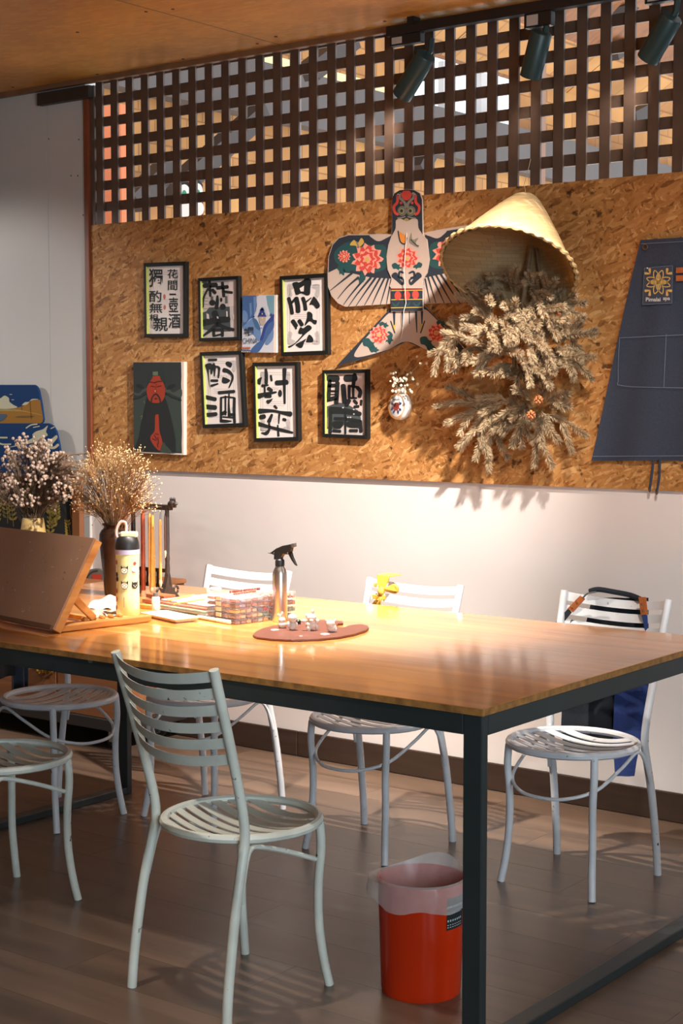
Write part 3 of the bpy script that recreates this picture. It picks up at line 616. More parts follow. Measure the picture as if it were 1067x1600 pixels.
# 5
t, Y = frame('calligraphy_frame', 'black framed white sheet with spread loose brush strokes, middle of the lower row', [(394, 566.6), (464.8, 565.2), (466.8, 688.5), (396.6, 690.6)], 0.0155)
art = Art(wall_map(Y, 388, 562, 84 / 1018)); certificate(art, 235, 245, 790, 1340, 'CERTIFICATE', (310, 520, 720, 580))
art.stroke(GREYINK, [(480, 1085), (550, 1085), (550, 1165), (480, 1165), (480, 1085)], 6, 1); art.text(GREYINK, 'A4', 495, 1105, 540, 1145, 1)
stroke_all(art, [([(335, 185, 50), (345, 300, 66), (342, 445, 66)], 64), ('p', [(150, 430), (190, 362), (260, 330), (245, 400), (225, 478)]), ([(430, 305), (445, 395)], 42), ([(270, 495), (380, 480, 30)], 58), ([(310, 500), (316, 620)], 36), ([(385, 545), (440, 585)], 72), ([(205, 690, 105), (330, 652, 70), (530, 615, 36)], 70), ([(330, 690), (420, 690)], 72), ([(375, 800, 80), (420, 775, 50), (465, 735, 8)], 60),
    ([(690, 185, 80), (685, 400, 60), (692, 825, 40)], 60), ([(540, 440), (730, 428)], 96), ('o', (605, 638), 38, 68), ([(500, 878), (538, 918)], 48), ([(215, 975, 100), (450, 968, 58), (620, 1000, 60), (800, 1030, 100)], 70), ([(240, 1090), (305, 1075)], 88), ([(450, 1045, 50), (395, 1170, 76)], 70), ([(590, 1040, 40), (580, 1210, 20)], 34), ([(668, 1130), (705, 1140)], 58), ([(190, 1215, 84), (420, 1280, 60), (640, 1335, 66), (840, 1382, 40)], 60), ([(398, 1210, 40), (398, 1320, 46), (340, 1395, 70), (255, 1385, 20)], 50), ([(560, 1245, 30), (575, 1440, 44)], 44)])
art.done('brushwork', t)
# 6
t, Y = frame('calligraphy_frame', 'black frame with dense heavy characters over a dark street photograph, under the kite tail', [(503.2, 578.4), (573.8, 577), (574, 686), (503.6, 682.8)], 0.0135, photo=True)
art = Art(wall_map(Y, 498, 572, 82 / 1067))
art.poly(flat((206, 182, 174)), [(130, 160), (890, 150), (890, 900), (130, 820)], 1).poly(G2, [(130, 830), (230, 800), (380, 740), (560, 760), (800, 900), (860, 1060), (840, 1280), (520, 1190), (440, 1280), (210, 1280), (130, 1260)], 2)
for i in range(5): art.stroke(flat((150, 120, 112)), [(140, 1300 - 40 * i), (205, 1190 - 40 * i)], 9, 3)
stroke_all(art, [([(215, 250), (380, 255)], 140), ([(225, 300), (200, 690)], 80), ([(385, 340), (360, 750)], 92), ([(210, 395), (390, 395)], 80), ([(210, 510), (390, 512)], 44), ([(215, 580), (380, 575)], 26), ([(170, 690), (375, 640)], 90), ([(560, 250), (740, 245)], 145), ([(735, 170), (705, 400)], 76), ([(500, 400), (530, 730)], 105), ([(622, 400), (622, 640)], 62), ([(705, 400), (705, 650)], 52), ([(650, 405), (790, 430)], 50), ([(795, 440), (850, 520), (830, 620)], 80), ([(610, 650), (770, 650)], 40), ([(620, 700), (565, 800)], 90), ([(725, 705), (775, 760)], 66), ([(730, 830), (810, 820)], 60), ([(868, 700), (862, 790)], 50),
    ([(250, 900, 150), (500, 910, 130), (840, 975, 96)], 120), ([(240, 960), (235, 1350)], 76), ([(541, 950), (545, 1370)], 46), ([(330, 1070), (600, 1080), (840, 1120)], 70), ([(850, 1120), (860, 1330)], 72), ('p', [(290, 1130), (500, 1120), (490, 1200), (430, 1270), (300, 1250)]), ('p', [(585, 1130), (800, 1140), (810, 1250), (590, 1240)]), ([(300, 1315), (440, 1325)], 62), ([(640, 1312), (780, 1312)], 66)])
for c in ((500, 845), (718, 880), (720, 975), (600, 1042), (650, 1042)): art.disc(flat((190, 186, 184)), c, 18, 14, 4)
art.done('brushwork', t)
# painted canvases
def canvas(name, label, q, depth, side):
    Yf = OY - depth; O = [aty(*p, Yf) for p in q]; c = sum(O, Vector()) / 4
    t = thing(name, label, 'painting', (c.x, OY, c.z))
    build('canvas', MB().prism(O, (0, depth - 0.0005, 0)), side, t)
    return t, Yf
t, Y = canvas('painted_canvas', 'small blue ink painting of a misty tower between cliffs, lettered CHINA', [(378.6, 462.2), (432, 460.8), (431.8, 551.2), (378, 550.4)], 0.018, mat('raw_canvas', (224, 206, 192), 0.9))
art = Art(wall_map(Y, 372, 455, 68 / 1067))
B1c, B2c, B3c, B4c, B5c = flat((58, 90, 140)), flat((96, 126, 168)), flat((44, 60, 124)), flat((190, 192, 200)), flat((106, 146, 160))
art.poly(B4c, [(105, 110), (890, 100), (870, 1500), (100, 1490)], 1)
art.poly(B1c, [(105, 110), (500, 105), (440, 480), (380, 640), (300, 680), (110, 900)], 2).poly(B2c, [(280, 300), (330, 280), (345, 560), (300, 650)], 3).poly(B2c, [(380, 140), (470, 130), (430, 470), (400, 600)], 3).smooth(B2c, [(120, 480), (220, 520), (240, 700), (130, 760)], 3).poly(B5c, [(690, 105), (890, 102), (885, 560), (790, 560), (720, 320)], 2)
art.smooth(B2c, [(120, 890), (240, 760), (360, 660), (450, 690), (520, 820), (560, 960), (560, 1120), (500, 1230), (380, 1060), (200, 980)], 3).smooth(flat((62, 96, 132)), [(360, 670), (450, 690), (530, 830), (545, 960), (430, 880)], 4)
art.smooth(B1c, [(880, 640), (780, 680), (680, 800), (620, 960), (570, 1180), (440, 1300), (330, 1420), (330, 1495), (500, 1495), (640, 1300), (760, 1080), (880, 900)], 4).smooth(B3c, [(885, 580), (840, 600), (760, 690), (700, 760), (640, 860), (590, 1060), (545, 1200), (620, 1180), (680, 960), (760, 800), (880, 700)], 5).smooth(B2c, [(870, 930), (760, 1100), (680, 1280), (760, 1300), (870, 1150)], 5)
for y, w in ((600, 115), (540, 85), (470, 60)): art.poly(B3c, [(600 - w, y + 25), (600 - w * .7, y - 30), (600 - w * .4, y - 55), (600 + w * .4, y - 55), (600 + w * .7, y - 30), (600 + w, y + 25)], 6)
art.poly(B3c, [(585, 400), (615, 400), (640, 470), (560, 470)], 6).poly(flat((166, 152, 140)), [(520, 625), (690, 625), (680, 740), (640, 830), (560, 830), (530, 740)], 5).disc(flat((214, 190, 130)), (602, 660), 16, 22, 7).disc(flat((214, 190, 130)), (604, 555), 12, 16, 7).poly(B4c, [(450, 120), (680, 110), (740, 420), (760, 600), (720, 600), (660, 440), (600, 370), (540, 440), (470, 600), (430, 600), (470, 400)], 3)
art.disc(B3c, (820, 580), 26, 34, 6).disc(B3c, (872, 600), 26, 44, 6).disc(B3c, (395, 625), 24, 26, 6).stroke(B3c, [(540, 905), (600, 905)], 14, 6)
DI = flat((40, 50, 64))
art.text(DI, '中', 170, 890, 250, 1105, 8, .03).text(DI, '國', 262, 880, 392, 1098, 8, .03).text(DI, 'CHINA', 125, 1150, 490, 1285, 8, .0)
art.poly(flat((178, 92, 62)), [(95, 1370), (315, 1370), (315, 1415), (95, 1415)], 8).poly(flat((46, 56, 88)), [(95, 1445), (315, 1445), (315, 1500), (95, 1500)], 8).text(flat((214, 208, 212)), 'Канна', 100, 1458, 310, 1498, 9)
art.done('painted_picture', t)
t, Y = canvas('painted_canvas', 'dark painting of a red-faced long-bearded man with one hand raised', [(208.2, 566), (287.4, 565.2), (286.8, 711), (209.5, 707)], 0.02, mat('raw_canvas', (224, 206, 192), 0.9))
art = Art(wall_map(Y, 204, 560, 88 / 926))
K1, K2, K3, K4, RD = flat((38, 46, 46)), flat((26, 30, 30)), flat((50, 62, 56)), flat((62, 72, 64)), flat((156, 50, 24))
art.poly(K1, [(46, 64), (832, 62), (838, 300), (832, 420), (838, 560), (834, 700), (838, 900), (846, 1200), (840, 1400), (845, 1560), (60, 1530)], 1)
art.smooth(K4, [(50, 590), (150, 610), (250, 540), (600, 560), (700, 600), (835, 640), (835, 500), (700, 560), (590, 480), (260, 480), (150, 570), (60, 560)], 2).poly(K3, [(50, 670), (160, 650), (270, 600), (560, 590), (700, 650), (832, 720), (840, 1540), (60, 1520)], 2)
art.stroke(K2, [(50, 670), (150, 650), (250, 585)], 22, 3).stroke(K2, [(580, 570), (680, 640), (835, 690)], 24, 3).smooth(K2, [(90, 450), (150, 420), (230, 490), (180, 500)], 3).smooth(K2, [(640, 440), (720, 420), (730, 460), (640, 510), (590, 500)], 3)
art.smooth(flat((34, 46, 44)), [(290, 430), (320, 250), (370, 180), (470, 170), (530, 240), (560, 420), (540, 480), (320, 470)], 4).smooth(RD, [(300, 420), (360, 330), (380, 290), (480, 290), (500, 340), (555, 420), (575, 520), (560, 640), (500, 730), (330, 720), (280, 600), (270, 500)], 5).poly(flat((96, 110, 84)), [(370, 220), (455, 215), (460, 278), (375, 280)], 6)
art.poly(K2, [(275, 640), (340, 725), (425, 735), (515, 725), (570, 640), (640, 860), (700, 1100), (740, 1320), (750, 1555), (60, 1525), (150, 1280), (200, 1000), (250, 780)], 6)
art.stroke(K2, [(345, 735, 22), (365, 640, 20), (425, 585, 26), (480, 640, 20), (505, 735, 22)], 22, 7).stroke(flat((70, 26, 18)), [(320, 385), (415, 400), (430, 385), (520, 375)], 16, 7).stroke(flat((60, 24, 18)), [(345, 455), (400, 465)], 13, 7).stroke(flat((60, 24, 18)), [(450, 465), (510, 450)], 13, 7).stroke(flat((110, 38, 22)), [(428, 420), (420, 530), (440, 545)], 9, 7).disc(flat((60, 20, 14)), (428, 662), 22, 12, 8).disc(flat((220, 170, 130)), (415, 536), 8, 14, 8)
art.smooth(RD, [(415, 940), (440, 925), (470, 940), (485, 1190), (515, 1300), (540, 1430), (520, 1500), (470, 1510), (390, 1430), (335, 1330), (345, 1270), (400, 1200), (410, 1100)], 7)
for a in ([(400, 1260), (440, 1330)], [(460, 1300), (470, 1400)], [(370, 1320), (430, 1350)], [(450, 1400), (460, 1460)], [(420, 1240), (470, 1250)]): art.stroke(flat((70, 26, 18)), a, 16, 8)
art.stroke(flat((106, 110, 62)), [(170, 960), (200, 940), (185, 1000)], 10, 4).stroke(flat((96, 104, 66)), [(225, 700), (240, 740)], 12, 4).smooth(flat((54, 66, 54)), [(545, 1380), (600, 1440), (690, 1550), (520, 1545), (500, 1510)], 8)
art.done('painted_picture', t)

# ---------------------------------------------------------------- swallow kite
KY = OY - 0.018
kc = aty(637, 480, OY)
kt = thing('paper_kite', 'painted swallow-shaped paper kite with peonies pinned to the board wall', 'kite', (kc.x, OY, kc.z))
KD, KT, KW, KR, KP, KYL, KG = flat((36, 44, 54)), flat((30, 72, 72)), flat((186, 166, 152)), flat((196, 68, 54)), flat((226, 148, 130)), flat((196, 160, 76)), flat((128, 122, 106))
km = wall_map(KY, 500, 280, 280 / 1067, 0.0004)
def kpanel(name, pts, th=0.004, m=KW): return build(name, MB().prism([km(x, y, 0) for x, y in pts], (0, th, 0)), m, kt)
body = [(430, 335), (432, 110), (445, 85), (475, 66), (520, 60), (565, 64), (598, 84), (612, 120), (616, 335), (640, 360), (655, 480), (640, 560), (614, 600), (616, 785), (425, 788), (428, 590), (405, 540), (398, 460), (410, 390)]
lw_ = [(425, 328), (300, 328), (170, 330), (110, 348), (72, 390), (50, 460), (45, 560), (47, 640), (68, 695), (105, 738), (150, 760), (425, 742)]
rw_ = [(615, 320), (700, 302), (770, 290), (900, 270), (960, 268), (1010, 298), (1038, 360), (1042, 470), (1030, 600), (985, 668), (920, 705), (830, 735), (620, 742)]
tl_ = [(425, 758), (95, 1112), (220, 1078), (370, 1030), (512, 966), (660, 1030), (800, 1065), (930, 1095), (740, 880), (616, 752)]
def back_of(pts): return [(x, y) for x, y in pts]
build('left_wing', MB().prism([km(x, y, 0) for x, y in lw_], (0, 0.004, 0)), KW, kt); build('right_wing', MB().prism([km(x, y, 0) for x, y in rw_], (0, 0.004, 0)), KW, kt)
build('tail', MB().prism([km(x, y, 0) + Vector((0, 0.004, 0)) for x, y in tl_], (0, 0.004, 0)), KW, kt)
build('body', MB().prism([km(x, y, 0) - Vector((0, 0.004, 0)) for x, y in body], (0, 0.006, 0)), KW, kt)
kw, kb, kta = Art(km), Art(lambda u, v, l: km(u, v, l) - Vector((0, 0.004, 0))), Art(lambda u, v, l: km(u, v, l) + Vector((0, 0.004, 0)))
def peony(a, c, r, lay=3):
    x, y = c
    rr_ = random.Random(int(x * 7 + y))
    for k, (mm, q, n) in enumerate(((KP, 1.0, 11), (KR, .84, 9), (KP, .62, 8), (KR, .5, 7), (KP, .3, 5))):
        pts = []
        for i in range(n * 4):
            an = 2 * math.pi * i / (n * 4); pts.append((x + r * q * (1 + .16 * math.cos(an * n)) * math.cos(an) + rr_.uniform(-.05, .05) * r, y + r * q * (1 + .16 * math.cos(an * n)) * math.sin(an) + rr_.uniform(-.05, .05) * r))
        a.poly(mm, pts, lay + k)
    a.disc(KYL, (x, y + r * .05), r * .16, None, lay + 6, 8)
def leafs(a, L, lay=2):
    for x, y, r, an in L:
        c, s_ = math.cos(an), math.sin(an)
        a.smooth(KT, [(x + r * (p * c - q * s_), y + r * (p * s_ + q * c)) for p, q in ((1, 0), (.5, .35), (.6, .6), (0, .45), (-.5, .6), (-1, 0), (-.5, -.55), (.1, -.4), (.5, -.6), (.5, -.3))], lay)
# wings: the right one mirrors the left one about the body, raised a little
def wing(P):
    a = kw
    a.poly(KD, P([(425, 332), (170, 334), (112, 352), (76, 392), (54, 460), (50, 556), (108, 528), (128, 556), (190, 560), (300, 585), (425, 592)]), 1)
    a.smooth(KT, P([(90, 430), (180, 370), (300, 390), (390, 400), (400, 520), (300, 560), (200, 545), (100, 500)]), 2)
    a.smooth(KW, P([(300, 329), (316, 354), (350, 370), (392, 352), (424, 329)]), 2, 3)
    for p in ([(190, 560, 14), (60, 664, 4)], [(228, 585, 14), (165, 640, 8), (105, 712, 4)], [(265, 592, 14), (190, 680, 8), (140, 748, 4)], [(302, 588, 14), (225, 680, 8), (170, 758, 4)], [(332, 585, 14), (265, 680, 8), (215, 754, 4)], [(360, 585, 12), (305, 680, 8), (265, 750, 4)], [(386, 585, 12), (340, 680, 8), (310, 748, 4)], [(408, 588, 11), (380, 680, 7), (360, 745, 4)], [(424, 600, 10), (408, 680, 7), (396, 742, 4)]):
        q = P([(x, y) for x, y, w in p]); a.stroke(KD, [(x, y, w[2]) for (x, y), w in zip(q, p)], None, 2)
    f = P([(145, 460), (283, 475), (225, 380), (130, 540), (250, 590), (165, 540)])
    leafs(a, [(f[3][0], f[3][1], 36, 1.2), (f[4][0], f[4][1], 34, 2), (f[5][0], f[5][1], 26, 0)], 3)
    peony(a, f[1], 84, 4); peony(a, f[0], 34, 4)
    x, y = f[2]; a.smooth(KYL, [(x - 46, y + 12), (x - 22, y - 18), (x, y), (x + 22, y - 30), (x + 38, y - 4), (x + 14, y + 22), (x, y + 30), (x - 12, y + 16)], 4).stroke(KG, [(x - 6, y - 6), (x + 8, y + 26)], 9, 5)
wing(lambda pts: pts)
kw.done('left_wing_painting', kt); kw = Art(km)
wing(lambda pts: [(1042 - x + 8, y - (425 - x) * 0.155 - 6 + (0 if y < 600 else (425 - x) * .12)) for x, y in pts])
kw.done('right_wing_painting', kt)
# body and head
kb.poly(KD, [(432, 334), (433, 112), (446, 87), (476, 68), (520, 62), (564, 66), (597, 86), (610, 122), (614, 334)], 1)
kb.smooth(KW, [(455, 262), (458, 244), (485, 236), (520, 250), (555, 236), (585, 242), (590, 290), (616, 335), (648, 420), (653, 480), (638, 545), (612, 600), (612, 652), (430, 652), (430, 595), (408, 540), (401, 470), (412, 395), (434, 335), (453, 295)], 2, 3)
kb.poly(KD, [(428, 652), (615, 652), (615, 784), (425, 786)], 2)
kb.stroke(flat((120, 44, 36)), [(430, 654), (613, 654)], 8, 3)
for y in (664, 718, 766): kb.stroke(KYL, [(428, y), (613, y - 3)], 5, 3)
for x, y in ((468, 694), (521, 692), (573, 688)): kb.disc(KR, (x, y), 20, 26, 4)
for x in (455, 520, 580): kb.smooth(KT, [(x - 22, 730), (x, 748), (x + 22, 728), (x + 12, 755), (x - 12, 756)], 3)
peony(kb, (525, 470), 62, 4); leafs(kb, [(462, 520, 32, .3), (585, 516, 30, 2.8)], 3)
for sx in (-1, 1):
    X = lambda x: 520 + sx * (x - 520)
    kb.stroke(KD, [(X(592), 572, 40), (X(570), 600, 24), (X(545), 625, 16), (X(538), 600, 10), (X(560), 590, 8)], None, 3); kb.stroke(KD, [(X(535), 560, 10), (X(560), 552, 14), (X(566), 580, 14), (X(545), 588, 10)], None, 3)
kb.smooth(flat((210, 130, 50)), [(472, 312), (505, 330), (520, 350), (505, 385), (480, 372), (474, 340)], 4).stroke(KD, [(470, 310), (476, 345), (485, 375), (510, 386), (522, 350)], 7, 5)
kb.smooth(KG, [(548, 318), (556, 360), (590, 350), (575, 380), (592, 408), (560, 395), (534, 372)], 4).stroke(KD, [(545, 360), (575, 390), (592, 398)], 6, 5)
hx = lambda x, y: ((590 + x * 100 / 1067 - 500) * 1067 / 280, (290 + y * 100 / 1067 - 280) * 1067 / 280)
H = lambda L: [hx(*p) for p in L]
kb.smooth(KR, H([(495, 250), (430, 215), (405, 150), (440, 95), (495, 85), (550, 95), (582, 150), (560, 210)]), 4)
for sx in (-1, 1):
    S = lambda L: [hx(495 + sx * (p[0] - 495), p[1]) + tuple(p[2:]) for p in L]
    kb.stroke(KG, S([(610, 130), (610, 200), (560, 250), (520, 300), (508, 360)]), 15, 3); kb.stroke(KW, S([(600, 130), (640, 160)]), 14, 3)
    kb.stroke(KR, S([(645, 170), (650, 280), (700, 340), (705, 400), (680, 460), (640, 480)]), 16, 3); kb.disc(KR, S([(588, 290)])[0], 8, 8, 4)
    for r, mm in ((27, KG), (22, KD), (20, KG), (14, flat((150, 140, 80))), (9, KD)): kb.disc(mm, S([(568, 425)])[0], r, r * 1.08, 5 + (27 - r) // 2)
    kb.stroke(KG, S([(520, 520), (590, 540), (640, 545)]), 9, 4)
kb.smooth(flat((150, 140, 80)), H([(450, 575), (495, 545), (540, 572), (495, 590)]), 6)
kb.done('body_painting', kt)
# tail
kta.poly(KD, [(x, y) for x, y in tl_], 1)
kta.smooth(KW, [(415, 792), (330, 880), (250, 968), (204, 1035), (208, 1058), (260, 1054), (400, 1015), (512, 966), (640, 1020), (780, 1055), (800, 1030), (735, 890), (655, 800), (612, 772), (520, 765)], 2, 4)
for p in ([(438, 790, 16), (440, 900, 6)], [(490, 780, 14), (490, 880, 5)], [(528, 780, 6), (530, 860, 4)], [(568, 780, 14), (574, 912, 5)], [(604, 778, 16), (604, 860, 6)]): kta.stroke(KD, p, None, 3)
for c in ((350, 925), (692, 915)): leafs(kta, [(c[0] - 60, c[1] + 55, 46, .6), (c[0] + 60, c[1] + 20, 40, 1.5), (c[0] + 28, c[1] - 58, 30, .2), (c[0] - 30, c[1] + 90, 30, .1)], 3); peony(kta, c, 52, 4)
for sx, x in ((1, 435), (-1, 605)): kta.smooth(KYL, [(x - 18 * sx, 838), (x + 2 * sx, 870), (x + 18 * sx, 850), (x + 10 * sx, 890), (x + 8 * sx, 918), (x - 6 * sx, 890)], 4).stroke(KD, [(x - 16 * sx, 845), (x + 8 * sx, 915)], 7, 5)
kta.done('tail_painting', kt)
build('string', MB().tube([km(522, 320, 0) - Vector((0, .008, 0)), km(518, 560, 0) - Vector((0, .02, 0)), km(522, 740, 0) - Vector((0, .012, 0)), km(508, 790, 0) - Vector((0, .012, 0)), km(500, 880, 0) - Vector((0, .006, 0)), km(488, 950, 0) - Vector((0, .006, 0))], 0.0011, 5), PAPER, kt)
# ---------------------------------------------------------------- straw hat and dried fir branches on the wall
string_m = mat('thin_cord', (196, 176, 150), 0.8)
apex = aty(823, 309, 4.985)
axis = (_rt * 0.25 + _up * 0.87 + _fw * 0.42).normalized()
HL, HR = 0.315, 0.237
Mh = Matrix.Translation(apex - axis * HL) @ axis.to_track_quat('Z', 'Y').to_matrix().to_4x4()
hat = thing('straw_hat', 'conical woven straw hat hung by a cord above the dried branches', 'hat', apex)
prof = [(HR, 0.0), (HR * 0.985, 0.012), (HR * 0.86, HL * 0.18), (HR * 0.66, HL * 0.44), (HR * 0.43, HL * 0.72), (HR * 0.24, HL * 0.93), (HR * 0.16, HL * 0.985), (0.0, HL)]
inner = [(max(r - 0.005, 0), z - 0.004) for r, z in reversed(prof)]
build('cone', MB().lathe(prof, 56, Mh, caps=False), HATM, hat, smooth=True, fix=False)
LINE = weave_material('shade_toned_palm_leaf', (170, 142, 98), (154, 126, 84), (124, 98, 62), 0.026, 0.013, swap='xz', rough=0.7)  # same palm weave coloured darker, putting the inside shade into the colour
build('shaded_inside', MB().lathe(inner, 56, Mh, caps=False), LINE, hat, smooth=True, fix=False, label='inner side of the hat, toned darker as shade')
rope = []
for i in range(160):
    a = 2 * math.pi * i / 160; rope.append(Mh @ Vector(((HR + 0.002 + 0.003 * math.cos(a * 40)) * math.cos(a), (HR + 0.002 + 0.003 * math.cos(a * 40)) * math.sin(a), 0.002 + 0.003 * math.sin(a * 40))))
build('plaited_rim', MB().tube(rope, 0.0075, 6, True), HATM, hat, smooth=True)
build('hanging_cord', MB().tube([apex + Vector((0, 0, -0.01)), aty(819, 288, OY + 0.002), aty(826, 262, OY + 0.002), aty(829, 248, OY + 0.003)], 0.0012, 5), string_m, hat)

FIRW = mat('dry_twig_bark', (120, 96, 68), 0.9, var=0.2, scale=60)
FIRN = mat('dried_fir_needles', (166, 143, 111), 0.85, var=0.3, scale=9)
fb = aty(800, 520, OY)
fir = thing('dried_fir_bundle', 'big hanging bundle of dried beige fir branches under the straw hat', 'branches', (fb.x, OY, fb.z))
def cp(x, y, d): return aty(500 + x * 440 / 1067, 280 + y * 440 / 1067, OY - d)
build('main_stem', MB().tube(crom([cp(800, 250, .10), cp(775, 420, .12), cp(745, 600, .12), cp(740, 740, .10), cp(800, 870, .10)], 6), 0.008, 7), FIRW, fir)
build('main_stem', MB().tube(crom([cp(820, 260, .08), cp(840, 420, .09), cp(860, 560, .10), cp(900, 620, .12)], 6), 0.006, 7), FIRW, fir)
rn = random.Random(5)
def sprig(a, b_, bend=0.0, dens=1.0, width=1.0):
    a, b_ = Vector(a), Vector(b_); L = (b_ - a).length; d = (b_ - a).normalized(); sd = d.orthogonal().normalized(); sd.rotate(Quaternion(d, rn.uniform(0, 6.28)))
    mid = (a + b_) / 2 + sd * L * (0.08 + bend) + Vector((0, 0, 0.05 * L)); path = crom([a, mid, b_], 8)
    tw = build('branch', MB().tube(path, [0.0032 * (1 - 0.7 * i / (len(path) - 1)) for i in range(len(path))], 5), FIRW, fir)
    nb_ = MB(); n = int(L * 2700 * dens) + 110
    for k in range(n):
        f = rn.random() ** 0.9; q = f * (len(path) - 1); i = min(int(q), len(path) - 2); p = path[i].lerp(path[i + 1], q - i); t = (path[i + 1] - path[i]).normalized()
        o = t.orthogonal().normalized(); o.rotate(Quaternion(t, rn.uniform(0, 6.28)))
        ln = rn.uniform(0.020, 0.028) * width * (1.0 if f < 0.9 else 0.8); dr = (o * 0.85 + t * rn.uniform(0.6, 1.1)).normalized(); tip = p + dr * ln + t * ln * 0.1
        if tip.y > OY - 0.002: tip.y = OY - 0.002
        w = dr.cross(t).normalized() * 0.0009; w.rotate(Quaternion(dr, rn.uniform(0, 3.1)))
        nb_.add([p - w * .6, p.lerp(tip, .6) - w, tip, p.lerp(tip, .6) + w], [(0, 1, 2, 3)])
    build('needles', nb_, FIRN, tw, fix=False, kind='stuff')
SP = [  # base x,y,depth -> tip x,y,depth in a 1067-wide view of the wall
 (740, 400, .16, 640, 365, .24), (760, 420, .15, 700, 350, .22), (735, 430, .2, 745, 335, .24), (660, 400, .18, 590, 395, .25), (640, 390, .2, 610, 470, .22), (700, 420, .2, 620, 440, .26),
 (830, 430, .12, 790, 360, .2), (850, 430, .14, 890, 385, .2), (840, 460, .14, 955, 400, .12), (870, 480, .14, 965, 440, .12), (860, 500, .14, 1000, 470, .09), (800, 420, .15, 850, 520, .22), (820, 450, .18, 880, 560, .22), (840, 480, .16, 760, 540, .24),
 (690, 560, .24, 520, 440, .26), (680, 560, .25, 540, 560, .28), (690, 580, .26, 560, 610, .28), (700, 560, .26, 740, 460, .26), (640, 540, .27, 650, 600, .32), (690, 520, .25, 735, 590, .3), (650, 500, .26, 640, 450, .3), (720, 520, .22, 790, 600, .28), (700, 470, .22, 660, 430, .24),
 (760, 500, .18, 700, 480, .26), (770, 470, .18, 820, 560, .25), (800, 500, .18, 790, 610, .27), (830, 540, .16, 900, 600, .24), (870, 560, .14, 940, 540, .18), (880, 520, .14, 930, 580, .2),
 (900, 600, .14, 1045, 575, .12), (920, 600, .14, 1035, 590, .14), (930, 620, .14, 1030, 755, .12), (900, 640, .15, 960, 740, .18), (880, 640, .16, 920, 700, .2), (950, 610, .12, 1000, 690, .10),
 (760, 640, .24, 550, 605, .27), (600, 625, .26, 760, 660, .28), (740, 660, .27, 840, 735, .3), (800, 690, .27, 870, 785, .26), (820, 640, .22, 880, 720, .26), (780, 610, .24, 860, 650, .28), (850, 600, .2, 780, 560, .27), (860, 650, .2, 800, 700, .26), (720, 620, .24, 660, 640, .3),
 (560, 610, .26, 470, 580, .22), (520, 600, .25, 480, 720, .22), (500, 590, .25, 432, 735, .2), (570, 640, .24, 510, 725, .22), (580, 640, .24, 550, 690, .28), (640, 690, .2, 600, 745, .22), (720, 700, .18, 620, 735, .24), (700, 660, .2, 560, 690, .24), (740, 720, .16, 690, 740, .22), (620, 560, .2, 500, 530, .2),
 (760, 760, .14, 700, 720, .2), (750, 700, .14, 790, 780, .2), (800, 760, .12, 850, 700, .2), (770, 800, .12, 830, 760, .18), (720, 780, .12, 760, 840, .16),
 (680, 850, .13, 440, 860, .2), (640, 860, .15, 480, 925, .17), (620, 870, .15, 530, 1020, .16), (610, 890, .16, 590, 1060, .18), (670, 900, .15, 640, 1105, .14), (650, 880, .15, 610, 950, .2), (740, 860, .14, 600, 830, .2), (700, 870, .14, 690, 960, .2), (760, 880, .14, 660, 955, .2),
 (780, 880, .14, 765, 1015, .18), (800, 880, .14, 730, 1010, .2), (820, 880, .15, 880, 1090, .14), (860, 890, .15, 1005, 970, .14), (840, 880, .17, 900, 990, .2), (800, 860, .18, 690, 890, .24), (850, 850, .16, 940, 815, .16), (830, 840, .18, 870, 780, .22), (870, 870, .15, 945, 860, .14), (800, 840, .18, 740, 800, .22), (840, 900, .17, 840, 1010, .22), (780, 850, .16, 800, 930, .24)]
for x0, y0, d0, x1, y1, d1 in SP:
    lo_ = .6 if y1 > 800 else 1.0
    a, c = cp(x0, y0, d0 * .7 * lo_), cp(x1, y1, d1 * .85 * lo_); sprig(a, c); dv = c - a
    for s_ in ((-1,), (1,), (-1, 1))[rn.randrange(3)]:
        m0 = a + dv * rn.uniform(.15, .4); ax_ = Vector((rn.uniform(-.3, .3), -1, rn.uniform(-.3, .3))).normalized()
        w_ = dv.copy(); w_.rotate(Quaternion(ax_, s_ * R(rn.uniform(28, 48)))); e_ = m0 + w_ * rn.uniform(.5, .68)
        if e_.y > OY - .03: e_.y = OY - .03
        sprig(m0, e_, 0, .9, .95)
cone_m = mat('rust_fir_cone', (186, 112, 66), 0.8, var=0.3, scale=80)
for x, y, d in ((828, 836, .2), (800, 893, .19), (905, 525, .14)):
    c = MB()
    for k in range(26):
        a = k * 2.4; z = k / 26; c.blob(cp(x, y, d) + Vector((0.014 * math.sin(3.14 * z) * math.cos(a), 0.014 * math.sin(3.14 * z) * math.sin(a), 0.03 * (z - .5))), 0.0045, 5, 3)
    build('fir_cone', c, cone_m, fir, kind='stuff')

# ---------------------------------------------------------------- wall flask with dried flowers
WHC = mat('white_glazed_ceramic', (226, 218, 208), 0.25)
vc = aty(621.5, 634.5, OY - 0.045); va = Vector((-0.12, -1, 0.05)).normalized()
fl = thing('wall_flask', 'round white ceramic wall flask with a blue and red flower, holding dried blossoms', 'vase', (vc.x, OY, vc.z - 0.05))
Mv = Matrix.Translation(vc - va * 0.04) @ va.to_track_quat('Z', 'Y').to_matrix().to_4x4()
rV = 0.0475
build('body', MB().lathe([(0, -.002), (rV * .7, 0), (rV * .95, .010), (rV, .022), (rV * .97, .036), (rV * .86, .044), (rV * .8, .046), (0, .048)], 36, Mv, sy=1.14), WHC, fl, smooth=True)
build('neck', MB().lathe([(.022, 0), (.019, .012), (.021, .022), (.017, .022), (.015, .006)], 20, Matrix.Translation(vc + Vector((0, 0.018, rV * 1.06)))), WHC, fl, smooth=True)
vu = va.to_track_quat('Z', 'Y').to_matrix(); 
ux = Vector((0, 0, 1)).cross(va).normalized(); uz = va.cross(ux)
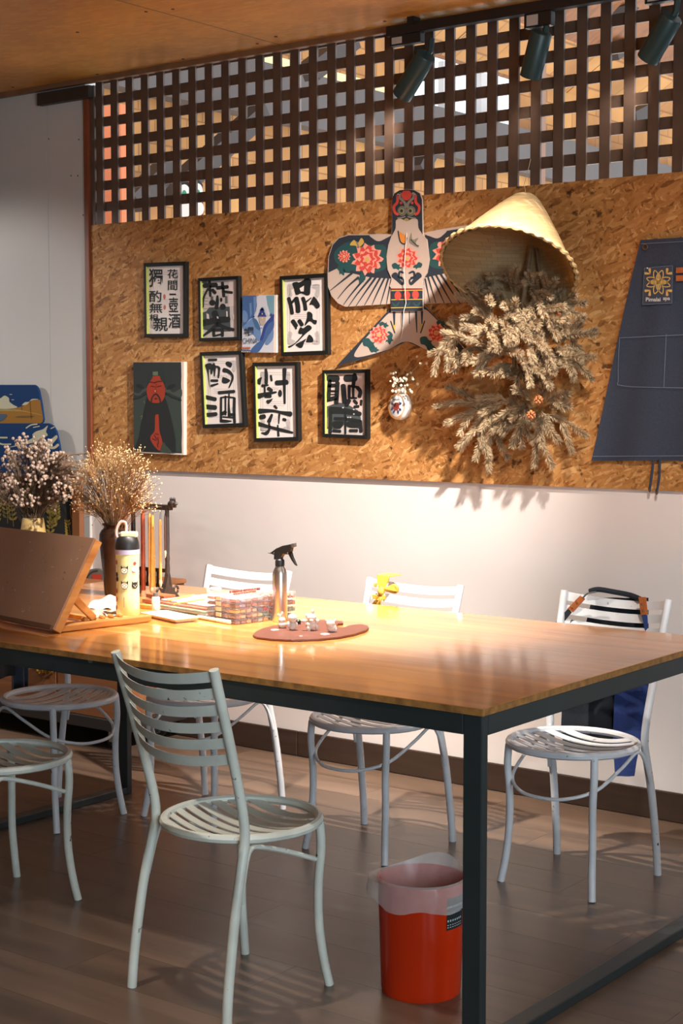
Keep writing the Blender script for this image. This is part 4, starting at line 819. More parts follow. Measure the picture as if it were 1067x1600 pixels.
am = lambda u, v, l: vc - va * 0.04 + va * (0.0478 + 0.0004 * l) + ux * u - uz * v
art = Art(am); BL_, RD_, OR_ = flat((52, 66, 108), .3), flat((150, 62, 52), .3), flat((206, 146, 84), .3)
k = rV * .8
n = 30
for r0, r1, mm in ((1.0, 1.07, OR_), (1.12, 1.16, OR_), (.96, .985, BL_)):
    for i in range(n):
        a, c = 2 * math.pi * i / n, 2 * math.pi * (i + 1) / n; dz = 1 if r1 < 1.01 else -4
        art.poly(mm, [(k * r * math.cos(t), k * 1.14 * r * math.sin(t)) for r, t in ((r0, a), (r1, a), (r1, c), (r0, c))], dz if r1 < 1.01 else -3)
for i in range(8):
    a = 2 * math.pi * i / 8 + .3; art.disc(RD_, (k * .27 * math.cos(a), k * .05 + k * .27 * math.sin(a)), k * .17, None, 2, 8)
art.disc(flat((110, 50, 44), .3), (0, k * .05), k * .16, None, 3, 8)
for a in (.5, 1.1, 2.1, 2.7, 3.6, 5.8): art.smooth(BL_, [(k * r * math.cos(a + t), k * .05 + k * r * math.sin(a + t)) for r, t in ((.42, 0), (.6, .22), (.82, 0), (.6, -.22))], 2)
for x in (-.5, -.3, -.1, .1, .3): art.stroke(BL_, [(k * x, -k * .72), (k * (x + .08), -k * .58)], k * .07, 2)
art.done('painted_flower', fl)
db = thing('dried_blossom_sprig', 'small bunch of dried white blossoms standing in the ceramic wall flask', 'flowers', vc + Vector((0, 0.01, rV)))
BLO = mat('dried_white_blossom', (222, 206, 178), 0.85, var=0.12, scale=40); STM = mat('dry_stem', (134, 108, 72), 0.9)
stm, blo = MB(), MB(); rb = random.Random(3); top0 = vc + Vector((0, 0.018, rV + 0.02))
for i in range(58):
    u, v = rb.gauss(627, 12), rb.uniform(582, 614)
    if rb.random() < .12: u, v = rb.gauss(655, 6), rb.uniform(555, 568)
    p = aty(u, v, OY - rb.uniform(.03, .10)); stm.tube([top0, (top0 + p) / 2 + Vector((0, -.01, .006)), p], 0.0009, 4, cap=False); blo.blob(p, rb.uniform(.004, .0062), 6, 4)
build('stems', stm, STM, db, kind='stuff', fix=False); build('blossoms', blo, BLO, db, kind='stuff', smooth=False)

# ---------------------------------------------------------------- aprons
def apron_pt(u, v, Y0, amp=0.006): 
    p = aty(u, v, Y0); p.y += amp * math.sin(p.x * 26 + p.z * 5) ; return p
AY = OY - 0.022
ap = thing('work_apron', 'large navy work apron with a gold flower badge pinned on the board wall', 'apron', (aty(1040, 540, OY).x, OY, aty(1040, 540, OY).z))
lft = [(1001, 375), (995, 402), (986, 440), (975, 490), (960, 560), (945, 630), (925, 718)]
cx = aty(1056, 540, AY).x; lp = [aty(x, y, AY) for x, y in lft]
lz = [p.z for p in lp]; rows = []
for i in range(25):
    t = i / 24 * (len(lp) - 1); j = min(int(t), len(lp) - 2); p = lp[j].lerp(lp[j + 1], t - j); hw = cx - p.x
    rows.append([Vector((cx + hw * u, AY + 0.006 * math.sin(u * 9 + i * .1) * (i / 24) - (0.003 if abs(u) > .95 else 0), p.z + .004 * math.cos(u * 3) * (i / 24))) for u in [-1 + 2 * k / 32 for k in range(33)]])
build('apron_cloth', MB().sheet(rows, 0.003, None, (0, 1, 0)), NAVY, ap, smooth=True)
aw = wall_map(AY - 0.0085, 0, 0, 1, .0006)
STI = flat((112, 124, 142)); art = Art(aw)
for L in ([(968, 528), (1067, 523), (1120, 520)], [(968, 528), (966, 590), (975, 603), (1067, 606), (1120, 607)], [(1041, 522), (1037, 606)], [(1002, 381), (1090, 376)], [(926, 713), (1090, 712)]): art.stroke(STI, L, .8, 1)
art.done('stitching', ap)
art = Art(aw); art.poly(flat((56, 62, 76)), [(1007, 419), (1051, 415), (1050, 474), (1004, 476)], 2)
for L in ([(1007, 419), (1051, 415)], [(1051, 415), (1050, 474)], [(1050, 474), (1004, 476)], [(1004, 476), (1007, 419)]): art.stroke(STI, L, .6, 3)
LK = 87 / 1067; lx = lambda x, y: (980 + x * LK, 380 + y * LK)
GO = flat((206, 168, 96), .5)
for i in range(8):
    a = i * math.pi / 4 + (0 if i % 2 == 0 else 0); 
    if i % 2 == 0:
        for da, ln in ((-.32, 1.0), (.32, 1.0)):
            A = a + da; c, s_ = math.cos(A), math.sin(A)
            P = [lx(600 + 235 * ln * (q * c - w * s_), 745 + 235 * ln * (q * s_ + w * c)) for q, w in ((0, 0), (.35, .17), (.65, .2), (1, 0), (.65, -.2), (.35, -.17), (0, 0))]; art.stroke(GO, P, 1.5, 3)
        c, s_ = math.cos(a), math.sin(a); P = [lx(600 + 165 * (q * c - w * s_), 745 + 165 * (q * s_ + w * c)) for q, w in ((0, 0), (.4, .22), (.7, .2), (1, 0), (.7, -.2), (.4, -.22), (0, 0))]; art.stroke(GO, P, 1.4, 3)
    else:
        for da in (-.19, .19): art.stroke(GO, [lx(600 + 225 * math.cos(a), 745 + 225 * math.sin(a))+(2.0,), lx(600 + 300 * math.cos(a + da), 745 + 300 * math.sin(a + da)) + (4.2,)], None, 3)
art.text(flat((206, 204, 200)), 'Pimalai', *lx(360, 1040), *lx(640, 1115), 3, .02); art.text(flat((206, 204, 200)), 'spa', *lx(690, 1040), *lx(822, 1112), 3, .02)
art.disc(flat((230, 226, 214)), lx(390, 478), 1.2, None, 4, 8); art.done('badge', ap, 'navy badge with gold flower emblem and white lettering')
for y in (422, 434.5):
    q = [aw(x, v, 3) for x, v in ((1056, y - 4), (1080, y - 5), (1080, y + 4), (1056, y + 5))]; build('leather_tab', MB().prism(q, (0, .003, 0)), LEATHER, ap, bevel=0.001)
p = aw(1008, 386, 2); build('eyelet', MB().tube([p + Vector((.009 * math.cos(a), 0, .009 * math.sin(a))) for a in [2 * math.pi * i / 12 for i in range(12)]], .002, 6, True), mat('aged_brass', (140, 104, 60), .4, metal=.8), ap)
for pts in ([(1021, 716), (1018, 745), (1015, 764)], [(1031, 716), (1030, 745), (1026, 768)]):
    P = [aty(u, v, AY + .004) for u, v in pts]; build('tie', MB().tube(crom(P, 4), .0045, 6), NAVY, ap)
    build('tie_end', MB().blob(P[-1], (.006, .003, .012), 8, 6), mat('brown_tie_end', (98, 62, 36), .7), ap)
# apron on the right chair
CY = 4.60
ca = thing('bib_apron', 'blue denim apron with tan leather tabs hung over the back of the right chair', 'apron', (-2.38, CY, 0.86))
def hang(name, L, m_, Y0, nx=10, amp=.008):
    rows = []
    for (xa, xb, v, dy) in L: rows.append([aty(xa + (xb - xa) * k / nx, v, Y0 + dy) + Vector((0, amp * math.sin(k * 1.3 + v * .01), 0)) for k in range(nx + 1)])
    out = []
    for a, c in zip(rows, rows[1:]):
        for j in range(4): out.append([p.lerp(q, j / 4) for p, q in zip(a, c)])
    out.append(rows[-1]); return build(name, MB().sheet(out, .003, None, (0, 1, 0)), m_, ca, smooth=True)
DKN = mat('dark_denim', (26, 31, 40), .9, var=.15, scale=120)
hang('bib', [(925, 1013, 934, -.005), (912, 1014, 990, .0), (893, 1014, 1050, .01), (880, 1012, 1090, .02), (878, 985, 1140, .02), (885, 975, 1186, .02)], DKN, CY)
hang('skirt_panel', [(962, 1016, 1030, .0), (961, 1013, 1068, .0), (960, 1009, 1105, .005), (958, 1002, 1150, .01), (960, 993, 1192, .01), (961, 990, 1213, .01)], NAVYB, CY - .008, 6, .003)
p = [aty(u, v, y) for u, v, y in ((921, 924, 4.545), (935, 921, 4.55), (960, 925, 4.575), (985, 930, 4.58), (1000, 936, 4.565))]
build('neck_strap', MB().tube(crom(p, 6), .0085, 8), DKN, ca, smooth=True)
def strap(name, pts, w, m_, th=.003):
    return build(name, MB().prism([aty(u, v, y) for u, v, y in pts], (0, th, 0)), m_, ca, bevel=.001)
def tabs(pts, Y0): return [(u, v, Y0) for u, v in pts]
strap('leather_tab', tabs([(906, 930.5), (914, 936), (895, 957), (886, 951)], 4.515), 0, LEATHER)
strap('leather_tab', tabs([(997, 933), (1009, 933), (1012, 960), (1001, 962)], 4.53), 0, LEATHER)
strap('side_strap', tabs([(887, 951), (893, 957), (878, 975), (866, 974)], 4.517), 0, DKN); strap('side_strap', tabs([(1002, 961), (1011, 961), (1012, 980), (1016, 1000), (1009, 992)], 4.532), 0, NAVYB)
build('clip', MB().tube(crom([aty(u, v, 4.515) for u, v in ((911, 934), (917, 928), (924, 926), (931, 925))], 4), .003, 6), SILVER, ca)
for u, v, y in ((1003, 944, 4.528), (1005, 954, 4.528), (901, 941, 4.513), (893, 949, 4.513)):
    build('rivet', MB().blob(aty(u, v, y), (.0035, .002, .0035), 8, 5), BRASS, ca)
# cloth on the back of the left-end chair
cb = thing('dark_apron', 'dark cloth hanging below the table top over the back of the left end chair', 'apron', (-4.47, 3.84, .86))
for nm, ya, yb_, zb_, m_ in (('cloth_panel', 3.70, 3.915, .462, flat((22, 24, 28))), ('cloth_panel', 3.905, 3.995, .405, mat('slate_denim', (58, 66, 80), .9, var=.1, scale=100))):
    rows = [[Vector((-4.485 + .012 * math.sin(k * 1.1 + z * 3) - (.02 if nm and ya > 3.9 else 0), ya + (yb_ - ya) * k / 10, z)) for k in range(11)] for z in [.87 + (zb_ - .87) * i / 12 for i in range(13)]]
    build(nm, MB().sheet(rows, .003, None, (-1, 0, 0)), m_, cb, smooth=True)
build('cloth_fold', MB().tube([Vector((-4.455, 3.71 + .28 * i / 8, .868 + .003 * math.sin(i))) for i in range(9)], .018, 8), flat((22, 24, 28)), cb, smooth=True)
# yellow cloth tied on the middle back chair
YEL = mat('yellow_cotton', (226, 168, 62), .85, var=.08, scale=60)
q0 = aty(596, 925, 4.42)
yc = thing('yellow_cloth', 'yellow cloth strip knotted around the back slats of the middle chair', 'cloth', q0)
def yp(name, pts, Y0, th=.006, dy=None):
    P = [aty(u, v, Y0 + (dy[i] if dy else 0)) for i, (u, v) in enumerate(pts)]; return build(name, MB().prism(P, (0, th, 0)), YEL, yc, bevel=.002)
yp('front_band', [(589, 898.5), (608.5, 901), (605, 910), (601, 919), (590, 918), (588.5, 908)], 4.405, .004)
yp('back_band', [(589, 899), (608, 901.5), (604, 921), (590, 920)], 4.475, .004)
yp('top_fold', [(589, 897.5), (608.5, 900), (608.5, 902), (589, 900)], 4.405, .072)
build('knot', MB().blob(aty(595.5, 924, 4.402), (.013, .012, .016), 12, 8), YEL, yc, smooth=True)
yp('loop', [(597, 919), (606, 916), (614, 912.5), (621, 917), (620, 925), (617, 928), (605, 925), (598, 923)], 4.40, .012, [0, 0, -.01, -.02, -.02, -.01, 0, 0])
yp('tail', [(592, 929), (600, 930), (595, 938), (594, 947), (588, 946), (580, 944), (586, 937)], 4.40, .005, [0, 0, -.005, 0, .005, 0, -.006])
yp('tail', [(596, 929), (602, 931), (602, 937), (597, 939), (593, 933)], 4.398, .004)
yp('tuck', [(583, 911), (589, 911), (588, 918), (583, 917)], 4.43, .004); yp('tuck', [(580, 929), (590, 929), (588, 936), (582, 936)], 4.43, .004)
# ---------------------------------------------------------------- red waste bin
bc = Vector((-2.219, 3.252, 0))
RED = mat('glossy_red_plastic', (206, 50, 10), 0.25, var=0.05, scale=3)
bn = thing('waste_bin', 'glossy red round waste bin with a clear plastic liner behind the table leg', 'bin', bc)
bh = 0.285
build('bucket', MB().lathe([(0, .004), (.096, .004), (.099, 0), (.101, .01), (.1095, bh), (.1125, bh + .002), (.1115, bh + .005), (.106, bh), (.097, .012), (0, .01)], 48, Matrix.Translation(bc)), RED, bn, smooth=True)
LINER = mat('clear_plastic_film', (236, 232, 230), 0.25, alpha=0.36, var=0.08, scale=25, bump=0.5)
rows = []; N = 72
def lob(a, t): return .004 * math.sin(7 * a + t) + .003 * math.sin(13 * a + 2 * t)
for zi, (dr, z) in enumerate(((-.022, .10), (-.016, .2), (-.010, bh - .01), (.0005, bh + .010), (.007, bh + .006), (.0105, bh - .02), (.011, bh - .055))):
    ring = []
    for i in range(N + 1):
        a = 2 * math.pi * i / N; r = .1085 + dr + (max(lob(a, zi), -.001) * (1 if zi > 4 else .35) if zi not in (3, 4) else 0)
        left = max(0, math.cos(a - R(217))) ** 6; backr = max(0, math.cos(a - R(95))) ** 4
        rr = r + (left * .018 if zi >= 4 else 0); zz = z + (backr * .03 if zi in (3,) else 0) + (backr * .03 if zi == 4 else 0) + (.006 * math.sin(5 * a) if zi == 6 else 0) + (left * .02 if zi == 6 else 0)
        ring.append(bc + Vector((rr * math.cos(a), rr * math.sin(a), zz)))
    rows.append(ring)
build('liner', MB().sheet(rows), LINER, bn, smooth=True, label='clear plastic liner folded over the rim')
def bl(u, v, lay):   # u: angle along the bin wall, v: height
    r = .1015 + (.1095 - .101) * v / bh + .0006 * lay; return bc + Vector((r * math.cos(u), r * math.sin(u), v))
a0, a1 = R(-20), R(14)
art = Art(bl)
for i in range(8):
    u0, u1 = a0 + (a1 - a0) * i / 8, a0 + (a1 - a0) * (i + 1) / 8; art.poly(flat((26, 34, 38)), [(u0, .180), (u1, .182), (u1, .262), (u0, .260)], 2)
    if i < 7:
        for v, w in ((.236, .006), (.226, .002), (.221, .002), (.202, .005), (.193, .002), (.187, .002)): art.poly(flat((190, 200, 200)), [(u0 + .01, v), (u0 + .05, v), (u0 + .05, v + w), (u0 + .01, v + w)], 3)
art.done('sticker', bn, 'dark sticker with small pale lines of print')

# ---------------------------------------------------------------- things on the table
def P2(x, y): return atz(x, y, TZ)
def depth_of(p): return (p - _C).dot(_fw)
def px_lathe(name, base, prof, m, parent, seg=28, **k):
    """prof: (half width px, px above the base)"""
    w = depth_of(base) / FPX
    return build(name, MB().lathe([(r * w, z * w) for r, z in prof], seg, Matrix.Translation(base)), m, parent, smooth=True, **k)
# easel
e0, e1, e2 = P2(85, 991), P2(0, 974), P2(193, 967)
dl = (e1 - e0).normalized(); dr_ = Vector((0, 0, 1)).cross(dl).normalized()
if dr_.dot(e2 - e0) < 0: dr_ = -dr_
d = ray(146, 846); tt = (e0 - _C).dot(dl) / d.dot(dl); etop = _C + d * tt
u = (etop - e0 - Vector((0, 0, .02))).normalized(); BLN = (etop - e0).length
nb2 = u.cross(dl).normalized()
if nb2.dot(dr_) > 0: nb2 = -nb2       # towards the viewer
es = thing('table_easel', 'wooden tilted drawing board easel standing on the left of the table', 'easel', e0)
BOARDM = mat('brown_drawing_board', (158, 118, 92), 0.55, var=0.1, scale=5)
f0 = e0 + Vector((0, 0, .012)); W_ = .60
def eb(a, s_, n): return f0 + dl * a + u * s_ + nb2 * n
def obox(mb, a0, a1, s0, s1, n0, n1, m=None):
    v = [eb(a, s_, n) for n in (n0, n1) for s_ in (s0, s1) for a in (a0, a1)]
    return mb.add(v, [(0, 1, 3, 2), (4, 6, 7, 5), (0, 4, 5, 1), (2, 3, 7, 6), (0, 2, 6, 4), (1, 5, 7, 3)], m)
build('board', obox(MB(), .0, W_, 0.0, BLN, 0, .006), BOARDM, es, bevel=.001)
for a in (0.0, W_ - .03): build('side_batten', obox(MB(), a, a + .03, .0, BLN, -.026, -.0003), EASELW, es, bevel=.002)
build('top_batten', obox(MB(), .03, W_ - .03, BLN - .03, BLN, -.026, -.0003), EASELW, es, bevel=.002)
build('bottom_ledge', obox(MB(), .004, W_, -.004, .01, .006, .014), mat('dark_ledge', (96, 62, 40), .6), es, bevel=.001)
art = Art(lambda a, s_, l: eb(a, s_, .006 + .0004 * l)); rs = random.Random(8)
for i in range(46):
    a, s_ = rs.uniform(.02, .35), rs.uniform(.02, BLN - .02); c = rs.choice(((214, 208, 202), (150, 158, 172), (96, 66, 52), (120, 60, 46), (190, 180, 172))); an = rs.uniform(0, 3.1); l = rs.uniform(.002, .012)
    art.stroke(flat(c), [(a, s_), (a + l * math.cos(an), s_ + l * math.sin(an))], rs.uniform(.0008, .002), 1)
art.done('paint_marks', es)
bs = (e2 - e0).length
for a in (.006, W_ - .036):
    p = e0 + dl * a; build('base_runner', MB().add([p + dl * x + dr_ * y + Vector((0, 0, z)) for z in (.002, .022) for y in (.012, bs) for x in (0, .026)], [(0, 1, 3, 2), (4, 6, 7, 5), (0, 4, 5, 1), (2, 3, 7, 6), (0, 2, 6, 4), (1, 5, 7, 3)]), EASELW, es, bevel=.004)
    ins = .05 if a < .1 else -.04
    p = e0 + dl * (a + ins); r = build('notched_runner', MB().add([p + dl * x + dr_ * y + Vector((0, 0, z)) for z in (.002, .018) for y in (.06, bs * .86) for x in (0, .022)], [(0, 1, 3, 2), (4, 6, 7, 5), (0, 4, 5, 1), (2, 3, 7, 6), (0, 2, 6, 4), (1, 5, 7, 3)]), EASELW, es, bevel=.002)
    for i in range(5):
        q = p + dl * .011 + dr_ * (bs * (.42 + .09 * i)) + Vector((0, 0, .022)); build('notch_peg', MB().bar(q - dl * .011, q + dl * .011, .014, .012, u), EASELW, r, bevel=.004)
    top = eb(a + ins * .6 + .01, BLN * .42, -.02); bot = p + dl * .004 + dr_ * (bs * .5) + Vector((0, 0, .024))
    build('prop', MB().bar(top, bot, .022, .014, dl), EASELW, es, bevel=.002)
for y in (.03, .5): build('cross_bar', MB().bar(e0 + dl * .02 + dr_ * (bs * y + .03) + Vector((0, 0, .012)), e0 + dl * (W_ - .02) + dr_ * (bs * y + .03) + Vector((0, 0, .012)), .02, .014), EASELW, es, bevel=.002)
# brown vase and gypsophila
vb_ = P2(180.5, 929); vw = depth_of(vb_) / FPX
bv = thing('brown_vase', 'tall dark brown glazed vase at the back left of the table', 'vase', vb_)
px_lathe('body', vb_, [(0, 0), (16.5, 0), (17, 2), (19.5, 30), (22.5, 65), (24.5, 86), (24, 95), (21, 101), (17.5, 104), (16.5, 107), (18.5, 109.5), (20, 110), (19.5, 111.5), (16, 111), (14.5, 106), (17, 98), (16, 60), (0, 55)], mat('dark_brown_glaze', (56, 37, 27), .25, var=.15, scale=10), bv, 36)
build('relief_ring', MB().tube([vb_ + Vector((23.8 * vw * math.cos(-.95) + .007 * math.cos(a) * .8, 23.8 * vw * math.sin(-.95) + .007 * math.cos(a) * .6, 92 * vw + .007 * math.sin(a))) for a in [2 * math.pi * i / 16 for i in range(16)]], .0013, 5, True), _m['dark_brown_glaze'], bv)
def bouquet(name, label, mouth, region, n, stem_m, bl_m, depth, br, seed, loc_y, forks=4, stem_r=.0008, mouth_r=.02, ht=(.3, 1)):
    t = thing(name, label, 'flowers', mouth); st, bo = MB(), MB(); q = random.Random(seed)
    for i in range(n):
        uu, vv = region(q); p = aty(uu, vv, loc_y + q.gauss(0, depth)); m0 = mouth + Vector((q.uniform(-1, 1) * mouth_r, q.uniform(-1, 1) * mouth_r, -.04))
        c = m0.lerp(p, .5); c.z += .02; path = crom([m0, c, p], 3); st.tube(path, stem_r, 3, cap=False)
        for k in range(forks):
            o = path[-2 - (k % 3)]; e_ = p + Vector((q.gauss(0, 1), q.gauss(0, 1), q.gauss(0, 1))) * br * (5 if br < .0035 else 2.3); st.tube([o, e_], stem_r * .7, 3, cap=False)
            (bo.octa(e_, br * q.uniform(.7, 1.2)) if br < .0035 else bo.blob(e_, br * q.uniform(.75, 1.2), 6, 4))
    build('stems', st, stem_m, t, kind='stuff', fix=False); build('blossoms', bo, bl_m, t, kind='stuff', fix=False); return t
def gyp(q):
    while True:
        x, y = q.uniform(112, 242), q.uniform(697, 800)
        if ((x - 180) / 64) ** 2 + ((y - 770) / 78) ** 2 < 1 and y < 800 - abs(x - 180) * .25 + 10: return x, y
bouquet('dried_gypsophila', 'golden dried gypsophila spraying out of the brown vase', vb_ + Vector((0, 0, 108 * vw)), gyp, 210, mat('golden_dry_stem', (136, 102, 62), .9), mat('golden_dry_blossom', (214, 186, 138), .85, var=.15, scale=30), .05, .0034, 4, vb_.y, 6)
# tumbler
tb0 = P2(200, 961.5); tw = depth_of(tb0) / FPX
tu = thing('tumbler', 'pale yellow-green tumbler printed with small animal faces and a pink carry loop', 'bottle', tb0)
px_lathe('body', tb0, [(0, 0), (17, 0), (18.6, 3), (18.4, 30), (17.6, 60), (18.2, 85), (18.8, 97), (0, 97)], mat('pale_yellow_enamel', (212, 224, 168), .3), tu, 36)
px_lathe('collar', tb0, [(0, 96.8), (19.2, 96.8), (19.2, 104), (0, 104)], mat('lavender_plastic', (176, 176, 208), .4), tu, 36)
px_lathe('lid', tb0, [(0, 103.8), (18.8, 103.8), (18.9, 109), (18, 115), (16, 121), (13, 124.5), (0, 126)], BLACKP, tu, 36)
q = tb0 + Vector((0, 0, 127 * tw))
build('spout_cap', MB().bar(q + _rt * (-10 * tw), q + _rt * (16 * tw), .030, .018), mat('cream_plastic', (232, 226, 178), .4), tu, bevel=.004)
lp_ = [tb0 + _rt * ((x - 200) * tw) + Vector((0, 0, (961.5 - y) * tw)) for x, y in ((197, 842), (198.5, 828), (198, 818), (194, 814.5), (189, 816), (184.5, 824), (183, 834), (186, 841), (190, 843))]
build('carry_loop', MB().tube(crom(lp_, 5), .0042, 8), mat('pink_silicone', (232, 190, 176), .5), tu, smooth=True)
fa = math.atan2(-_fw.y, -_fw.x)
def cyl(uu, vv, lay):
    r = (18.75 + .12 * lay) * tw if 872 < vv < 930 else (18.9 + .12 * lay) * tw
    return tb0 + Vector((math.cos(fa + (uu - 199.5) / 18.5) * r, math.sin(fa + (uu - 199.5) / 18.5) * r, (961.5 - vv) * tw))
art = Art(cyl); D1, W1, R1, BR1 = flat((44, 36, 34)), flat((238, 234, 214)), flat((204, 62, 50)), flat((168, 96, 60))
ang = lambda x: 199.5 + 18.5 * math.asin(max(-.99, min(.99, (x - 199.5) / 18.5)))
def face(x, y, r, base, dark=False):
    X = ang(x); m2 = W1 if dark else D1
    art = Art(cyl); art.disc(D1, (X, y), r, r * .95, 1, 12).disc(base, (X, y), r * .86, r * .8, 2, 12)
    for s_ in (-1, 1): art.poly(D1, [(X + s_ * r * .4, y - r * .7), (X + s_ * r * .95, y - r * 1.3), (X + s_ * r * .95, y - r * .3)], 1); art.disc(m2, (X + s_ * r * .4, y - r * .05), r * .14, None, 3, 6)
    art.stroke(m2, [(X - r * .2, y + r * .35), (X + r * .2, y + r * .35)], r * .16, 3); art.done('printed_face', tu)
face(197, 889, 6, W1); face(197, 912.5, 6, W1); face(212.5, 913, 5.6, D1, True); art.disc(R1, (ang(212.5), 878.5), 3, 2.6, 1); art.disc(W1, (ang(212), 887), 4.6, 4.6, 1); art.stroke(R1, [(ang(211) - 2, 892), (ang(211) + 2, 892)], 1.2, 2)
for x, y, mm in ((184, 877, BR1), (184.5, 896, D1), (184, 922, BR1), (183.5, 935, R1), (185, 903, D1), (183, 948, BR1)): art.disc(mm, (ang(x), y), 3.2, 4.2, 1, 8)
for x, y in ((210, 934), (212, 938), (209, 942), (214, 931)): art.disc(flat((176, 160, 136)), (ang(x), y), .9, None, 1, 6)
art.stroke(flat((176, 172, 136)), [(196, 931), (196, 946)], 1.6, 1); art.done('printed_dots', tu)
# brush rack
RKD = mat('dark_carved_wood', (40, 32, 30), .5, var=.2, scale=60)
r0 = P2(262, 934); rY = r0.y
rk = thing('brush_rack', 'dark carved wooden brush stand with dragon head ends on the table', 'rack', r0)
def rp(x, y, dy=0): return aty(x, y, rY + dy)
xr, xl = r0.x, rp(207.5, 900).x; zt_ = rp(262, 793).z
xl = aty(208, 793, rY).x
for x in (xl, xr):
    pr = [(.0085, 0), (.0085, .02), (.010, .028), (.007, .05), (.0088, .1), (.0075, .12), (.0088, .135), (.0075, .15), (.0085, .2), (.0075, zt_ - TZ)]
    pst = build('post', MB().lathe([(a, b_ + .0) for a, b_ in pr], 12, Matrix.Translation((x, rY, TZ))), RKD, rk, smooth=True)
    ft = MB()
    for s_ in (-1, 1) if x == xr else (1,):
        o = Vector((x, rY, TZ)); ft.prism([o + Vector((-.007, s_ * .005, .085)), o + Vector((-.007, s_ * .011, .06)), o + Vector((-.007, s_ * .017, .035)), o + Vector((-.007, s_ * .027, .017)), o + Vector((-.007, s_ * .042, .010)), o + Vector((-.007, s_ * .052, 0)), o + Vector((-.007, s_ * .005, 0))], (.014, 0, 0))
        ft.tube([o + Vector((.0, s_ * .041 + .011 * math.cos(a), .024 + .012 * math.sin(a))) for a in [i * .5 for i in range(13)]], .0042, 6)
    build('scroll_foot', ft, RKD, rk)
build('top_rail', MB().bar((xl - .012, rY, zt_), (xr + .02, rY, zt_), .018, .018), RKD, rk, bevel=.002)
for sx, x in ((-1, xl - .016), (1, xr + .022)):
    hd = MB(); c = Vector((x, rY, zt_ + .012)); hd.blob(c, (.018, .010, .013), 10, 7).blob(c + Vector((sx * .015, 0, .002)), (.012, .008, .007), 8, 6).blob(c + Vector((sx * .012, 0, -.008)), (.011, .006, .004), 8, 5)
    for k_ in range(5): hd.tube([c + Vector((-sx * .004 + sx * .005 * (k_ - 1), .003, .008)), c + Vector((sx * (.006 * k_ - .010), .002, .022 + .002 * (k_ % 2)))], [.004, .0008], 5)
    build('dragon_head', hd, RKD, rk, smooth=True)
for zf in (.092, .04): build('lower_rail', MB().bar((xl, rY, TZ + zf), (xr, rY, TZ + zf), .010, .012), RKD, rk)
for k_ in range(7):
    x = xl + (xr - xl) * (.12 + .1 * k_); build('lattice_slat', MB().box((x, rY, TZ + .066), (.009, .005, .048)), RKD, rk)
build('rail_inlay', MB().box((xl + (xr - xl) * .5, rY - .0094, zt_ + .002), ((xr - xl) * .8, .0006, .003)), mat('worn_inlay', (150, 140, 128), .6), rk)
BAM, RDB, BRIS = mat('bamboo_handle', (206, 150, 82), .4, var=.15, scale=30), mat('red_brown_handle', (146, 66, 34), .35, var=.25, scale=20), mat('cream_bristle', (206, 180, 150), .9)
for lab, x, yt, yb_, r0_, r1_, m_, yfer in (('thick red-brown writing brush hanging at the left of the brush stand', 223, 798, 946, .0076, .0082, RDB, 922), ('tan writing brush hanging second from the left on the stand', 233.5, 802, 925, .0056, .0056, BAM, 895), ('golden writing brush hanging third on the stand, flaring to its tip', 238, 805, 932, .0056, .0094, mat('golden_handle', (196, 142, 62), .4, var=.15, scale=30), 916), ('pale bamboo writing brush hanging nearest the right post of the stand', 250, 812, 920, .0052, .0052, BAM, 905), ('dark short writing brush hanging against the right post', 257.8, 806, 872, .0036, .0036, mat('dark_handle', (70, 44, 34), .4), 860)):
    ys = rY - .018; a, f_, c = aty(x, yt, ys), aty(x, yfer, ys), aty(x + .4, yb_, ys); c.x = a.x; f_.x = a.x
    br_ = thing('writing_brush', lab, 'brush', a, 0, 'brushes hanging on the brush stand')
    build('handle', MB().tube([a, a.lerp(f_, .1), a.lerp(f_, .5), f_], [r0_ * .8, r0_, (r0_ + r1_) / 2, r1_], 10), m_, br_, smooth=True)
    build('bristles', MB().tube([f_, f_.lerp(c, .35), f_.lerp(c, .7), c], [r1_ * .9, r1_ * 1.15, r1_ * .8, .0006], 8), BRIS, br_, smooth=True)
    build('loop', MB().tube([a + Vector((-.003, 0, -.002)), Vector((a.x - .002, rY - .010, zt_ + .006)), Vector((a.x + .002, rY - .010, zt_ + .006)), a + Vector((.003, 0, -.002))], .0006, 4), RKD, br_)
wr = thing('wood_blocks', 'small stack of reddish wooden slats lying at the foot of the brush stand', 'blocks', P2(236, 950))
for k_ in range(3):
    build('slat', MB().bar(P2(224, 949 - k_ * .5) + Vector((0, .02 * k_, .007 + .014 * k_)), P2(252, 952) + Vector((0, .02 * k_, .007 + .014 * k_)), .05, .012), EASELW if k_ == 0 else mat('red_slat', (150, 84, 52), .5, var=.2, scale=12), wr, bevel=.001)
# white pouch and tissue
WCL = mat('white_cloth', (230, 224, 222), .85)
po = thing('white_pouch', 'crumpled white pouch lying behind the easel', 'pouch', P2(160, 953))
rows = []; a, c = P2(140, 952), P2(184, 952)
for i in range(9):
    v = i / 8; ring = []
    for j in range(13):
        uu = j / 12; p = a.lerp(c, uu) + dr_ * (.09 * v - .01); p.z = TZ + .004 + .036 * math.sin(math.pi * v) ** .6 * (math.sin(math.pi * min(1, uu * .75 + .18)) ** .7) + .005 * math.sin(uu * 11 + v * 7); ring.append(p)
    rows.append(ring)
build('pouch_body', MB().sheet(rows, .003, None, (0, 0, -1)), WCL, po, smooth=True)
ti = thing('paper_tissue', 'white paper tissue lying flat beside the tumbler base', 'tissue', P2(172, 960))
build('sheet', MB().sheet([[P2(160 + 22 * j / 6 + 2 * i, 956 + 2.6 * i) + Vector((0, 0, .003 + .003 * math.sin(j * 1.4 + i))) for j in range(7)] for i in range(4)], .001, None, (0, 0, -1)), PAPER, ti, smooth=True)
